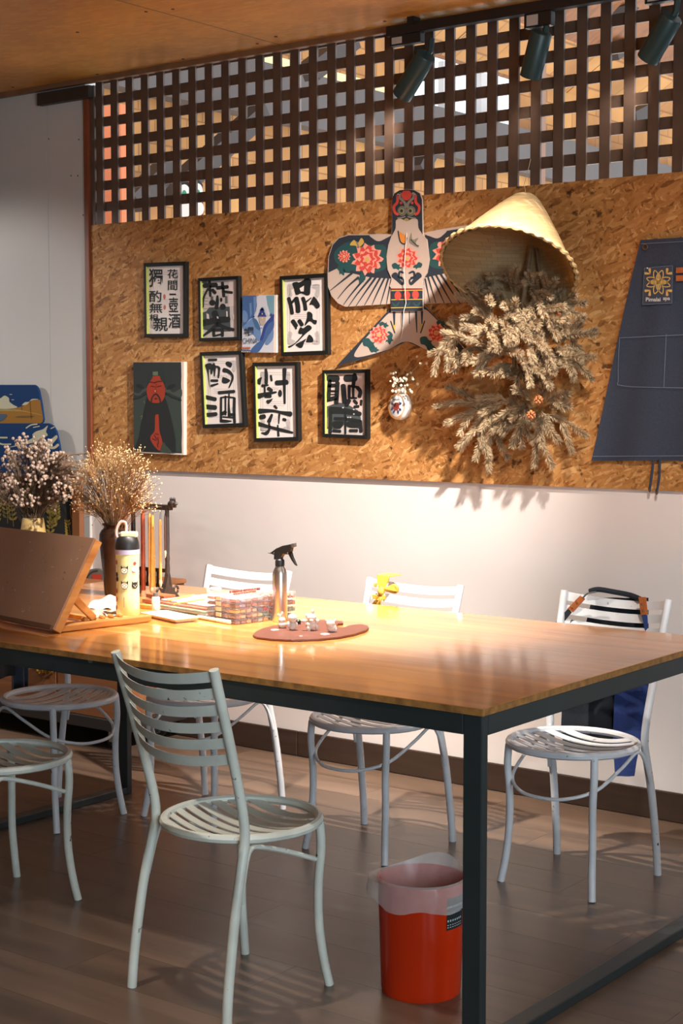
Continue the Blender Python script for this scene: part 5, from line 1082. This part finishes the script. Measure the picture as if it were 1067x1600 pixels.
# stacked sheets / flat cases, left of the bead boxes
s0, s1 = P2(249, 957), P2(321, 968.5); sdx = (s1 - s0).normalized(); sdy = Vector((-sdx.y, sdx.x, 0)); sl = (s1 - s0).length
def slab(name, lab, cat, z0, h, m_, off=(0, 0), w=.2, grow=0, grp='flat cases stacked beside the bead boxes'):
    o = s0 + sdx * off[0] + sdy * off[1]; o.z = TZ + z0; t = thing(name, lab, cat, o, 0, grp)
    L_ = sl + grow; v = [o + sdx * x + sdy * y + Vector((0, 0, z)) for z in (0, h) for y in (0, w) for x in (0, L_)]
    build('case_body', MB().add(v, [(0, 2, 3, 1), (4, 5, 7, 6), (0, 1, 5, 4), (2, 6, 7, 3), (0, 4, 6, 2), (1, 3, 7, 5)]), m_, t, bevel=.002)
    v = [p + Vector((0, 0, h * .42)) - (sdy * .0008 if i in (0, 1, 4, 5) else sdy * 0) for i, p in enumerate(v)]
    build('lid_line', MB().bar(o - sdy * .0006 + Vector((0, 0, h * .6)), o - sdy * .0006 + sdx * L_ + Vector((0, 0, h * .6)), .0016, .0014), mat('pale_seam', (216, 210, 204), .6), t); return t
slab('flat_case', 'green flat case at the bottom of the stack by the white tray', 'case', 0, .011, mat('grey_green_plastic', (140, 164, 140), .5)); slab('flat_case', 'pale flat case second from the bottom of the stack', 'case', .0112, .008, mat('pale_plastic', (216, 208, 198), .5), (.002, .003)); slab('flat_case', 'green lidded flat case in the middle of the stack', 'case', .0194, .008, mat('mint_plastic', (150, 176, 150), .5), (.001, .001)); slab('flat_case', 'coral red flat case near the top of the stack', 'case', .0276, .012, mat('coral_plastic', (204, 122, 100), .5), (.0, .004))
slab('paper_pad', 'sheet of white paper on top of the stacked flat cases', 'paper', .0398, .003, PAPER, (.002, .006), .19)
for k_, (x0, y0, x1, y1) in enumerate(((270, 944, 320, 936), (262, 938, 300, 930))):
    a, c = atz(x0, y0, TZ + .046), atz(x1, y1, TZ + .046); t = thing('wooden_stick', ('thin wooden stick lying across the paper on the stacked cases, nearer one', 'thin wooden stick lying across the paper on the stacked cases, farther one')[k_], 'stick', a)
    build('shaft', MB().tube([a, c], .0028, 8), BAM, t); build('tip', MB().tube([c, c + (c - a).normalized() * .012], [.0028, .0008], 8), BRIS, t)
# tray and jar
tc_ = (P2(222, 961) + P2(306, 968)) / 2
tr_ = thing('porcelain_tray', 'white rectangular porcelain tray with blue print in front of the stack', 'tray', tc_)
ta_, tb2 = P2(221, 963.5), P2(273, 975); tdx = (tb2 - ta_).normalized(); tdy = Vector((-tdx.y, tdx.x, 0)); tl = (tb2 - ta_).length; tww = (P2(307, 970) - tb2).dot(tdy)
o = ta_.copy(); mbt = MB(); prof = ((-.0, .010, .000), (.012, .004, .0), (.018, .0, .002))
def trq(ins, z): return [o + tdx * x + tdy * y + Vector((0, 0, z)) for x, y in ((ins, ins), (tl - ins, ins), (tl - ins, tww - ins), (ins, tww - ins))]
L_ = [trq(.012, .0), trq(0, .012), trq(-.003, .0135), trq(.002, .014), trq(.014, .004)]
v = [p for r in L_ for p in r]; fcs = [(3, 2, 1, 0), (16, 17, 18, 19)] + [(i * 4 + j, i * 4 + (j + 1) % 4, (i + 1) * 4 + (j + 1) % 4, (i + 1) * 4 + j) for i in range(4) for j in range(4)]
build('dish', MB().add(v, fcs), WHC, tr_, bevel=.0015)
art = Art(lambda uu, vv, l: o + tdx * (tl * uu) + tdy * (tww * vv) + Vector((0, 0, .0042 + .0004 * l)))
for i in range(8): art.stroke(flat((96, 108, 150)), [(.2 + .08 * i, .3 + .3 * (i % 2)), (.24 + .08 * i, .42 + .3 * (i % 2))], .012, 1)
art.done('blue_print', tr_)
jb = atz(243.5, 957, TZ + .0045); jr = thing('paint_jar', 'small frosted white jar with a dark cap standing on the porcelain tray', 'jar', jb)
px_lathe('jar_body', jb, [(0, 0), (6.2, 0), (6.6, 1), (6.4, 23), (5.4, 25), (0, 25)], mat('frosted_glass', (236, 222, 216), .35, alpha=.7), jr, 20)
px_lathe('cap', jb, [(0, 25.2), (4.6, 25.2), (4.6, 31), (0, 31)], mat('smoky_cap', (96, 90, 88), .4), jr, 20)
# marker
ma, mb_ = P2(310, 967) + Vector((0, 0, .0065)), P2(360, 976) + Vector((0, 0, .0065))
mk_ = thing('white_marker', 'white marker pen lying in front of the bead boxes', 'pen', ma)
build('barrel', MB().tube([ma, ma.lerp(mb_, .7)], .006, 12), mat('white_plastic', (232, 226, 220), .35), mk_, smooth=True); build('cap', MB().tube([ma.lerp(mb_, .7), ma.lerp(mb_, .98), mb_], [.0064, .0064, .004], 12), _m['white_plastic'], mk_, smooth=True)
# bead boxes
CASE = mat('clear_box_plastic', (238, 228, 230), .15, alpha=.16); LATCH = mat('cream_latch', (232, 214, 190), .5)
g0, g1, g2 = P2(322, 969.5), P2(368, 977), P2(411, 970); gx = (g1 - g0).normalized(); gy = Vector((-gx.y, gx.x, 0)); gl = (g1 - g0).length; gw = abs((g2 - g1).dot(gy)) + .012
BEADS = [((196, 150, 150), (210, 170, 160), (224, 180, 190), (200, 196, 220)), ((150, 110, 104), (200, 120, 110), (210, 150, 130), (176, 160, 190)), ((96, 108, 150), (200, 90, 92), (216, 170, 160), (226, 190, 130)), ((132, 118, 126), (110, 168, 170), (230, 190, 160), (150, 190, 190)), ((120, 104, 110), (98, 150, 180), (150, 190, 200), (226, 170, 140)), ((90, 86, 110), (110, 140, 190), (170, 180, 210), (220, 160, 120))]
rbx = random.Random(21)
def bead_box(o, L_, W2, h, pal, lab, grp, latches=True):
    t = thing('bead_box', lab, 'box', o, 0, grp)
    def bx(x0, x1, y0, y1, z0, z1, mm, mb): return mb.add([o + gx * x + gy * y + Vector((0, 0, z)) for z in (z0, z1) for y in (y0, y1) for x in (x0, x1)], [(0, 2, 3, 1), (4, 5, 7, 6), (0, 1, 5, 4), (2, 6, 7, 3), (0, 4, 6, 2), (1, 3, 7, 5)], mm)
    f = MB(); nx, ny = 4, 6
    for i in range(nx):
        for j in range(ny):
            c = pal[0] if j == 0 and rbx.random() < .75 else rbx.choice(pal)
            for k_ in range(5):
                x = L_ * (i + .15 + .7 * rbx.random()) / nx; y = W2 * (j + .15 + .7 * rbx.random()) / ny; cc = tuple(max(0, min(255, int(v / 12 + rbx.uniform(-1, 1)) * 12)) for v in c)
                f.octa(o + gx * min(max(x, .008), L_ - .008) + gy * min(max(y, .008), W2 - .008) + Vector((0, 0, h * rbx.uniform(.35, .5))), .0066, flat(cc, .4))
            bx(L_ * i / nx + .003, L_ * (i + 1) / nx - .003, W2 * j / ny + .003, W2 * (j + 1) / ny - .003, .002, h * .62, flat(tuple(int(v / 12) * 12 for v in c), .5), f)
    build('beads', f, None, t, kind='stuff')
    build('clear_case', bx(0, L_, 0, W2, .0004, h - .0004, None, MB()), CASE, t, bevel=.002)
    if latches:
        for x in (.36, .66): build('latch', bx(L_ * x, L_ * (x + .16), -.0025, .0005, h * .15, h * .9, None, MB()), LATCH if x < .5 else CASE, t, bevel=.0006)
    return t
hh = .0165
for k_ in range(5): bead_box(g0 + Vector((0, 0, hh * k_)), gl, gw, hh, BEADS[4 - k_ if k_ < 5 else 0], ('clear bead box at the bottom of the front stack', 'clear bead box second from the bottom of the front stack', 'clear bead box in the middle of the front stack', 'clear bead box second from the top of the front stack', 'clear bead box with pink beads on top of the front stack')[k_], 'clear bead boxes stacked on the table')
g3 = g0 + gx * (gl * .42) + gy * (gw + .008)
for k_ in range(4): bead_box(g3 + Vector((0, 0, .021 * k_)), gl * .66, gw * .7, .021, [((80, 130, 120), (110, 90, 60), (70, 110, 110)), ((150, 80, 50), (120, 70, 44), (90, 120, 90)), ((170, 90, 54), (130, 80, 50), (200, 170, 100)), ((200, 150, 130), (170, 130, 90), (150, 90, 60))][k_], 'dark bead box of the stack beside the spray bottle, ' + ('lowest', 'second from below', 'second from above', 'topmost')[k_], 'clear bead boxes stacked beside the spray bottle', False)
for k_, (x0, y0, x1, y1, c) in enumerate(((360, 925, 404, 920, (134, 66, 52)), (366, 928, 398, 923, (176, 110, 90)))):
    a, c2 = atz(x0, y0, TZ + hh * 5 + .0045), atz(x1, y1, TZ + hh * 5 + .0045); t = thing('bead_strand', ('dark red bead strand on top of the bead boxes', 'rose bead strand on top of the bead boxes')[k_], 'beads', a); f = MB()
    for i in range(16): f.blob(a.lerp(c2, i / 15) + Vector((0, .004 * math.sin(i), 0)), .0042, 6, 4)
    build('beads', f, flat(c, .35), t, kind='stuff')
q = atz(337, 923, TZ + hh * 5 + .0006); t = thing('jar_lid', 'round white lid lying on top of the bead boxes', 'lid', q); px_lathe('lid_body', q, [(0, 0), (9, 0), (9.4, 1), (9.2, 4), (8, 5), (0, 5)], _m['white_plastic'], t, 24)
# spray bottle
sb = P2(437.5, 971); sw = depth_of(sb) / FPX
sp_ = thing('spray_bottle', 'brushed aluminium spray bottle with a black trigger head on the table', 'bottle', sb)
px_lathe('bottle_body', sb, [(0, 0), (11, 0), (11.6, 1.5), (11.6, 70), (11, 77), (9.4, 82), (7.2, 85.5), (6.6, 88), (0, 88)], CHROME, sp_, 36)
px_lathe('collar', sb, [(0, 87), (7.2, 87), (7.4, 89), (7.4, 95), (6.6, 97), (5.4, 98), (4.9, 109), (0, 110)], BLACKP, sp_, 24)
kk = 230 / 1067
def sh(L, y=-.008, th=.016): return MB().prism([aty(370 + a * kk, 830 + c * kk, sb.y) + Vector((0, y, 0)) for a, c in L], (0, th, 0))
build('spray_head', sh([(278, 205), (280, 150), (300, 122), (340, 104), (385, 96), (400, 92), (402, 122), (396, 150), (375, 168), (342, 166), (326, 195), (328, 205)]), BLACKP, sp_, bevel=.003)
build('nozzle', sh([(398, 90), (424, 84), (427, 112), (402, 120)], -.006, .012), mat('grey_nozzle', (92, 86, 84), .4), sp_, bevel=.002)
build('trigger', sh([(374, 160), (398, 148), (410, 190), (437, 252), (424, 244), (400, 210)], -.004, .008), BLACKP, sp_, bevel=.0015)
build('tail_spur', sh([(222, 158), (246, 156), (292, 122), (300, 130), (262, 158), (280, 170), (278, 174), (250, 163)], -.002, .004), BLACKP, sp_)
build('pin', MB().blob(aty(370 + 368 * kk, 830 + 157 * kk, sb.y - .009), .0018, 6, 4), SILVER, sp_)
# palette
pl = thing('paint_palette', 'brown kidney shaped palette lying flat on the table with clay figures on it', 'palette', P2(486, 985))
ol = [(115, 750), (135, 727), (185, 703), (262, 684), (360, 664), (480, 648), (600, 643), (700, 645), (768, 652), (771, 664), (735, 668), (722, 678), (730, 690), (760, 697), (790, 693), (800, 685), (840, 677), (900, 672), (950, 683), (957, 698), (930, 718), (850, 744), (750, 764), (600, 779), (400, 786), (250, 779), (145, 766)]
PALM = mat('brown_painted_palette', (112, 68, 56), .45, var=.08, scale=20)
PT = [atz(370 + a * kk, 830 + c * kk, TZ + .007) for a, c in ol]
build('palette_board', MB().prism(PT, (0, 0, -.006)), PALM, pl, bevel=.001)
art = Art(lambda a, c, l: atz(370 + a * kk, 830 + c * kk, TZ + .007) + Vector((0, 0, .0004 * l)))
for c, r in (((275, 715), 30), ((640, 746), 34), ((465, 760), 14)): art = Art(art.M); art.smooth(flat((200, 170, 160)), [(c[0] + r * x, c[1] + r * .22 * y) for x, y in ((1, 0), (.5, .8), (-.3, 1), (-1, .2), (-.6, -.8), (.4, -1))], 1); art.done('paint_spot', pl)
PLA = mat('white_modelling_clay', (232, 220, 208), .7, var=.05, scale=60)
def figure(x, y, lab, parts):
    o = atz(x, y, TZ + .0072); k_ = depth_of(o) / FPX; t = thing('clay_figure', lab, 'figurine', o, 0, 'white clay figures on the palette')
    for nm, L in parts:
        f = MB()
        for (dx, dz, dy, r) in L: f.blob(o + _rt * (dx * k_) + Vector((0, 0, dz * k_)) - _fw * (dy * k_), tuple(v * k_ for v in (r if isinstance(r, tuple) else (r, r, r))), 12, 8)
        build(nm, f, PLA, t, smooth=True)
figure(441, 981, 'white clay figure with two little ears, leftmost on the palette', [('body', [(0, 5, 0, (7.4, 6.5, 6.2))]), ('head', [(-.5, 12, 0, (6, 5.5, 5.4))]), ('ear', [(-6, 20, 0, (2, 2, 2.4))]), ('ear', [(0, 21.5, 0, (2, 2, 4))]), ('ear', [(-2.5, 18, 0, (1.6, 1.6, 4))])])
figure(457, 984.5, 'white clay figure with a big round head, second from the left', [('body', [(-.5, 6.5, 0, (7, 6, 6.8))]), ('head', [(0, 19, 0, (7.6, 7, 7))]), ('arm', [(-6, 9, 2, (3, 3, 5))]), ('arm', [(5.5, 8.5, 2, (3, 3, 5))])])
figure(485.5, 985, 'white clay figure with horns and spread limbs, third from the left', [('body', [(0, 9, 0, (9, 7, 8))]), ('head', [(1, 20, 0, (8, 7, 7))]), ('horn', [(3, 29, 0, (2.6, 2.4, 5))]), ('horn', [(-6, 23, 0, (3, 2.4, 4))]), ('limb', [(-11, 15, 2, (5, 3, 3))]), ('limb', [(-3, 3, 4, (3, 3, 5.6))]), ('limb', [(9, 6, 0, (3.4, 3, 5.6))]), ('limb', [(10.5, 15, 0, (3, 3, 3))]), ('snout', [(1, 16, 6, (3.4, 3, 2.6))])])
figure(518, 987.5, 'blocky white clay figure, rightmost on the palette', [('body', [(0, 7, 0, (8.6, 6.5, 7.4))]), ('head', [(-1.5, 13.5, 1, (7.6, 6.5, 5.4))]), ('ear', [(-8, 18, 0, (2.2, 2, 2.2))]), ('ear', [(5, 18.5, 0, (2.2, 2, 2.2))]), ('paw', [(6, 4, 3, (3, 3, 4))])])
q = atz(466, 975, TZ + .0072); t = thing('bottle_cap', 'small black bottle cap between the clay figures', 'cap', q); px_lathe('cap_body', q, [(0, 0), (4, 0), (4, 5), (2, 7), (0, 7)], BLACKP, t, 14)

# ---------------------------------------------------------------- cart and its things at the far left
CT = 0.70
ct = thing('rolling_cart', 'low brown wooden cart on castors against the grey wall at the left', 'cart', (-5.4, 4.88, 0))
x0, x1, y0, y1 = -6.3, -4.70, 4.68, 5.06
DKF = mat('dark_cart_base', (38, 32, 30), .6)
build('base_frame', MB().box2((x0, y0 - .01, .085), (x1 + .01, y1, .135)), DKF, ct, bevel=.004)
for i in range(4):
    xa = x0 + (x1 - x0) * i / 4; build('front_panel', MB().box2((xa + .004, y0, .136), (xa + (x1 - x0) / 4 - .004, y0 + .016, CT - .018)), BROWNW, ct, bevel=.002)
for x in (x0, x1 - .016): build('end_panel', MB().box2((x, y0 + .0165, .136), (x + .016, y1, CT - .018)), BROWNW, ct, bevel=.002)
build('back_panel', MB().box2((x0 + .017, y1 - .014, .136), (x1 - .017, y1, CT - .018)), BROWNW, ct)
build('cart_top', MB().box2((x0 - .01, y0 - .02, CT - .0175), (x1 + .01, y1 + .004, CT)), BROWNW, ct, bevel=.003)
for x, y in ((-4.80, 4.735), (-4.80, 5.0), (-6.2, 4.735), (-6.2, 5.0)):
    c = build('castor_wheel', MB().lathe([(0, -.013), (.03, -.013), (.034, -.009), (.034, .009), (.03, .013), (0, .013)], 20, Matrix.Translation((x, y, .034)) @ Matrix.Rotation(R(90), 4, 'X') @ Matrix.Rotation(R(25), 4, 'Y')), BLACKP, ct, smooth=True)
    build('hub', MB().lathe([(0, -.016), (.012, -.016), (.012, .016), (0, .016)], 12, Matrix.Translation((x, y, .034)) @ Matrix.Rotation(R(90), 4, 'X') @ Matrix.Rotation(R(25), 4, 'Y')), SILVER, c)
    f = MB(); f.box2((x - .024, y - .022, .072), (x + .024, y + .022, .085)); f.box2((x - .02, y - .0225, .03), (x + .02, y - .0195, .074)); f.box2((x - .02, y + .0195, .03), (x + .02, y + .0225, .074)); build('castor_fork', f, SILVER, c)
tn = thing('gold_tinsel', 'tuft of gold tinsel hanging on the cart front under the table', 'tinsel', aty(70, 1040, y0))
f = MB(); q = random.Random(2)
for i in range(120):
    p = aty(q.uniform(55, 84), q.uniform(1034, 1050), y0 - q.uniform(.004, .03)); dd = Vector((q.gauss(0, 1), q.gauss(0, 1), q.gauss(0, 1))).normalized() * .012; n = dd.orthogonal().normalized() * .0025; f.add([p - dd - n, p - dd + n, p + dd + n, p + dd - n], [(0, 1, 2, 3)])
build('strips', f, mat('gold_foil', (212, 168, 70), .25, metal=1.0), tn, kind='stuff', fix=False)
# painted boards leaning on the wall
def pboard(lab, pts, Y, th, paint):
    c = sum([aty(*p, Y) for p in pts], Vector()) / len(pts); t = thing('painted_board', lab, 'board', (c.x, Y, min(aty(*p, Y).z for p in pts)), 0, 'painted boards leaning on the grey wall')
    build('panel', MB().prism([aty(*p, Y) for p in pts], (0, th, 0)), mat('deep_blue_paint', (10, 52, 98), .7, spec=.25), t, bevel=.002)
    art = Art(wall_map(Y, 0, 0, 1, .0006)); paint(art); art.done('painting', t); return t
cr = lambda x, y: (x * .1875, 560 + y * .1875)
C = lambda L: [cr(*p) for p in L]
MUS, CRM, BL2, GRN = flat((150, 104, 34), .4), flat((188, 184, 158), .4), flat((28, 72, 130), .4), flat((104, 82, 40), .4)
def pb1(a):
    a.poly(MUS, C([(-700, 410), (0, 415), (130, 415), (200, 395), (260, 350), (335, 345), (360, 500), (355, 530), (330, 545), (-700, 545)]), 1).poly(flat((156, 140, 84), .35), C([(-700, 410), (0, 418), (180, 430), (240, 445), (100, 440), (-700, 440)]), 2)
    a.smooth(CRM, C([(-40, 420), (-30, 350), (10, 330), (40, 310), (75, 330), (80, 360), (110, 385), (140, 412)]), 2).smooth(CRM, C([(185, 390), (210, 365), (240, 362), (270, 338), (325, 342), (260, 352), (225, 385)]), 2)
    for c in ((92, 300), (108, 345)): a.stroke(CRM, C([(c[0] - 10, c[1]), (c[0] + 10, c[1])]), .9, 2)
    a.stroke(flat((110, 80, 40), .35), C([(250, 350), (258, 440), (265, 505)]), .8, 3).stroke(flat((110, 80, 40), .35), C([(180, 385), (183, 430)]), .6, 3).smooth(flat((70, 90, 110), .35), C([(-60, 470), (40, 465), (60, 480), (20, 520), (-60, 530)]), 3).smooth(GRN, C([(130, 490), (180, 478), (290, 480), (240, 492)]), 3).stroke(flat((196, 150, 70), .35), C([(120, 430), (250, 450), (350, 475)]), .8, 3)
def pb2(a):
    a.smooth(CRM, C([(60, 745), (180, 710), (260, 670), (300, 650), (270, 640), (300, 610), (360, 590), (400, 560), (385, 610), (400, 640), (370, 660), (390, 690), (430, 670), (470, 640), (480, 660), (450, 700), (420, 730), (380, 710), (300, 700), (200, 720)]), 2)
    for L, w in (([(220, 580), (260, 555), (310, 548)], 2), ([(-40, 655), (10, 660), (60, 660)], 2.6), ([(-40, 690), (20, 715), (90, 715)], 2.5), ([(400, 740), (450, 745), (485, 720)], 4), ([(280, 575), (330, 565)], 1.4), ([(425, 585), (455, 570)], 1.6)): a.stroke(CRM, C(L), w, 2)
pts1 = C([(-800, 220), (285, 220), (305, 235), (322, 270), (345, 390), (360, 510), (355, 532), (335, 546), (-800, 546)])
pts2 = C([(-800, 541), (400, 541), (440, 560), (468, 610), (490, 710), (520, 900), (560, 1500), (-800, 1500)])
pboard('blue board painted with sand dunes and clouds, upper one on the grey wall', pts1, 5.05, .012, pb1)
pboard('blue board painted with white surf, lower one behind the dried flowers', pts2, 5.03, .012, pb2)
# framed panel with yellow foliage
pf = thing('foliage_panel', 'black panel painted with yellow foliage in a brown frame behind the flowers', 'panel', (aty(60, 838, 4.98).x, 4.98, CT))
xa, xb = -6.2, aty(124, 800, 4.97).x; xc = aty(112, 800, 4.97).x; zt3 = aty(60, 742, 4.97).z
build('panel', MB().box2((xa + .02, 4.985, CT + .02), (xc + .01, 4.995, zt3 - .02)), flat((28, 32, 34)), pf)
for a, c in (((xc, 4.97, CT), (xb, 5.0, zt3)), ((xa, 4.97, CT), (xa + .035, 5.0, zt3)), ((xa + .036, 4.97, CT), (xc - .001, 5.0, CT + .03)), ((xa + .036, 4.97, zt3 - .03), (xc - .001, 5.0, zt3))): build('frame_stile', MB().box2(a, c), mat('brown_frame_wood', (128, 80, 50), .5, var=.15, scale=12), pf, bevel=.003)
art = Art(wall_map(4.984, 0, 0, 1, .0006)); YG = flat((158, 136, 62)); q = random.Random(12)
for i in range(26):
    x, yb4 = q.uniform(-60, 112), q.uniform(770, 850); hgt = q.uniform(30, 60)
    path = [(x, yb4), (x + q.uniform(-4, 4), yb4 - hgt * .5), (x + q.uniform(-7, 7), yb4 - hgt)]
    art.stroke(YG, path, .9, 1)
    for k_ in range(6):
        t_ = .2 + .14 * k_; px_ = path[0][0] + (path[2][0] - path[0][0]) * t_; py_ = yb4 - hgt * t_
        for s_ in (-1, 1):
            l = 7.5 * (1 - .4 * t_); pts = [(px_, py_), (px_ + s_ * l * .5, py_ - l * .7), (px_ + s_ * l, py_ - l * .8), (px_ + s_ * l * .7, py_ - l * .1)]
            if max(p[0] for p in pts) < 111.5 and min(p[1] for p in pts) > 745: art.smooth(YG if q.random() < .7 else flat((112, 104, 52)), pts, 1, 3)
art.done('painted_leaves', pf)
# patterned round-topped board with a red heart
Yh = 4.82
hp = thing('heart_board', 'grey rounded board painted with a red heart, beside the brown vase', 'board', (aty(146, 905, Yh).x, Yh, CT))
ho = [(130, 925), (130, 903), (134, 895), (142, 889.5), (150, 888), (158, 890), (164, 897), (166, 906), (166, 925)]
z_ = [aty(x, y, Yh) for x, y in ho]
for p in z_: p.z = max(p.z, CT + .0006)
build('board', MB().prism(z_, (0, .012, 0)), flat((112, 108, 100)), hp, bevel=.001)
art = Art(wall_map(Yh, 0, 0, 1, .0005))
for w, mm in ((3, flat((60, 58, 56))),): art.stroke(mm, [(134, 912), (137, 901), (144, 894), (152, 892)], w, 1)
art.smooth(flat((190, 62, 40)), [(150, 908), (144, 902), (144.5, 897), (149, 896.5), (152, 898), (156, 896.5), (159, 900), (156, 907)], 2).stroke(flat((160, 80, 60)), [(132, 912), (140, 910)], 2, 2)
art.done('painted_heart', hp)
# pale vase with statice and grass plumes
yv = 4.86; pvb = Vector((aty(52, 838, yv).x, yv, CT)); w = depth_of(Vector((pvb.x, yv, .9))) / FPX
pv = thing('cream_vase', 'cream stoneware vase holding dried statice behind the easel', 'vase', pvb)
hz = aty(52, 809, yv).z - CT
build('body', MB().lathe([(0, 0), (.036, 0), (.05, .01), (.064, hz * .35), (.062, hz * .6), (.048, hz * .97), (.046, hz), (.042, hz), (.044, hz * .9), (.05, hz * .5), (0, hz * .45)], 32, Matrix.Translation(pvb)), mat('cream_stoneware', (206, 176, 112), .5, var=.1, scale=14), pv, smooth=True)
def stat(q):
    while True:
        x, y = q.uniform(-30, 108), q.uniform(688, 792)
        if ((x - 48) / 64) ** 2 + ((y - 760) / 72) ** 2 < 1 and y < 796 - abs(x - 50) * .3: return x, y
mo = pvb + Vector((0, 0, hz))
bouquet('dried_statice', 'pinkish white dried statice bunch in the cream vase', mo, stat, 85, mat('grey_brown_stem', (112, 92, 74), .9), mat('pinkish_dry_blossom', (206, 180, 160), .9, var=.15, scale=40), .05, .0072, 9, yv, 14, .0011, .03)
gp = thing('dried_grass', 'feathery grey-brown dried grass plumes arching right out of the cream vase', 'grass', mo)
st, fe = MB(), MB(); q = random.Random(31)
for i in range(17):
    ex, ey = q.uniform(104, 150), q.uniform(708, 765); cx_, cy_ = q.uniform(80, 105), ey - q.uniform(-14, 6)
    P = crom([mo + Vector((q.uniform(-.02, .03), 0, -.03)), aty((55 + cx_) / 2, (806 + cy_) / 2 - 4, yv - .01), aty(cx_, cy_, yv - .03), aty(ex, ey, yv - q.uniform(.02, .12))], 8); st.tube(P, .001, 3, cap=False)
    for j in range(10, len(P)):
        for k_ in range(34):
            p = P[j - 1].lerp(P[j], q.random()); t_ = (P[j] - P[j - 1]).normalized(); o_ = t_.orthogonal().normalized(); o_.rotate(Quaternion(t_, q.uniform(0, 6.3))); e_ = p + (t_ * .9 + o_ * .6) * q.uniform(.012, .024); n = t_.cross(o_) * .0008
            fe.add([p - n, p + n, e_], [(0, 1, 2)])
build('stems', st, _m['grey_brown_stem'], gp, kind='stuff', fix=False); build('plumes', fe, mat('grey_brown_plume', (186, 158, 132), .9, var=.15, scale=20), gp, kind='stuff', fix=False)
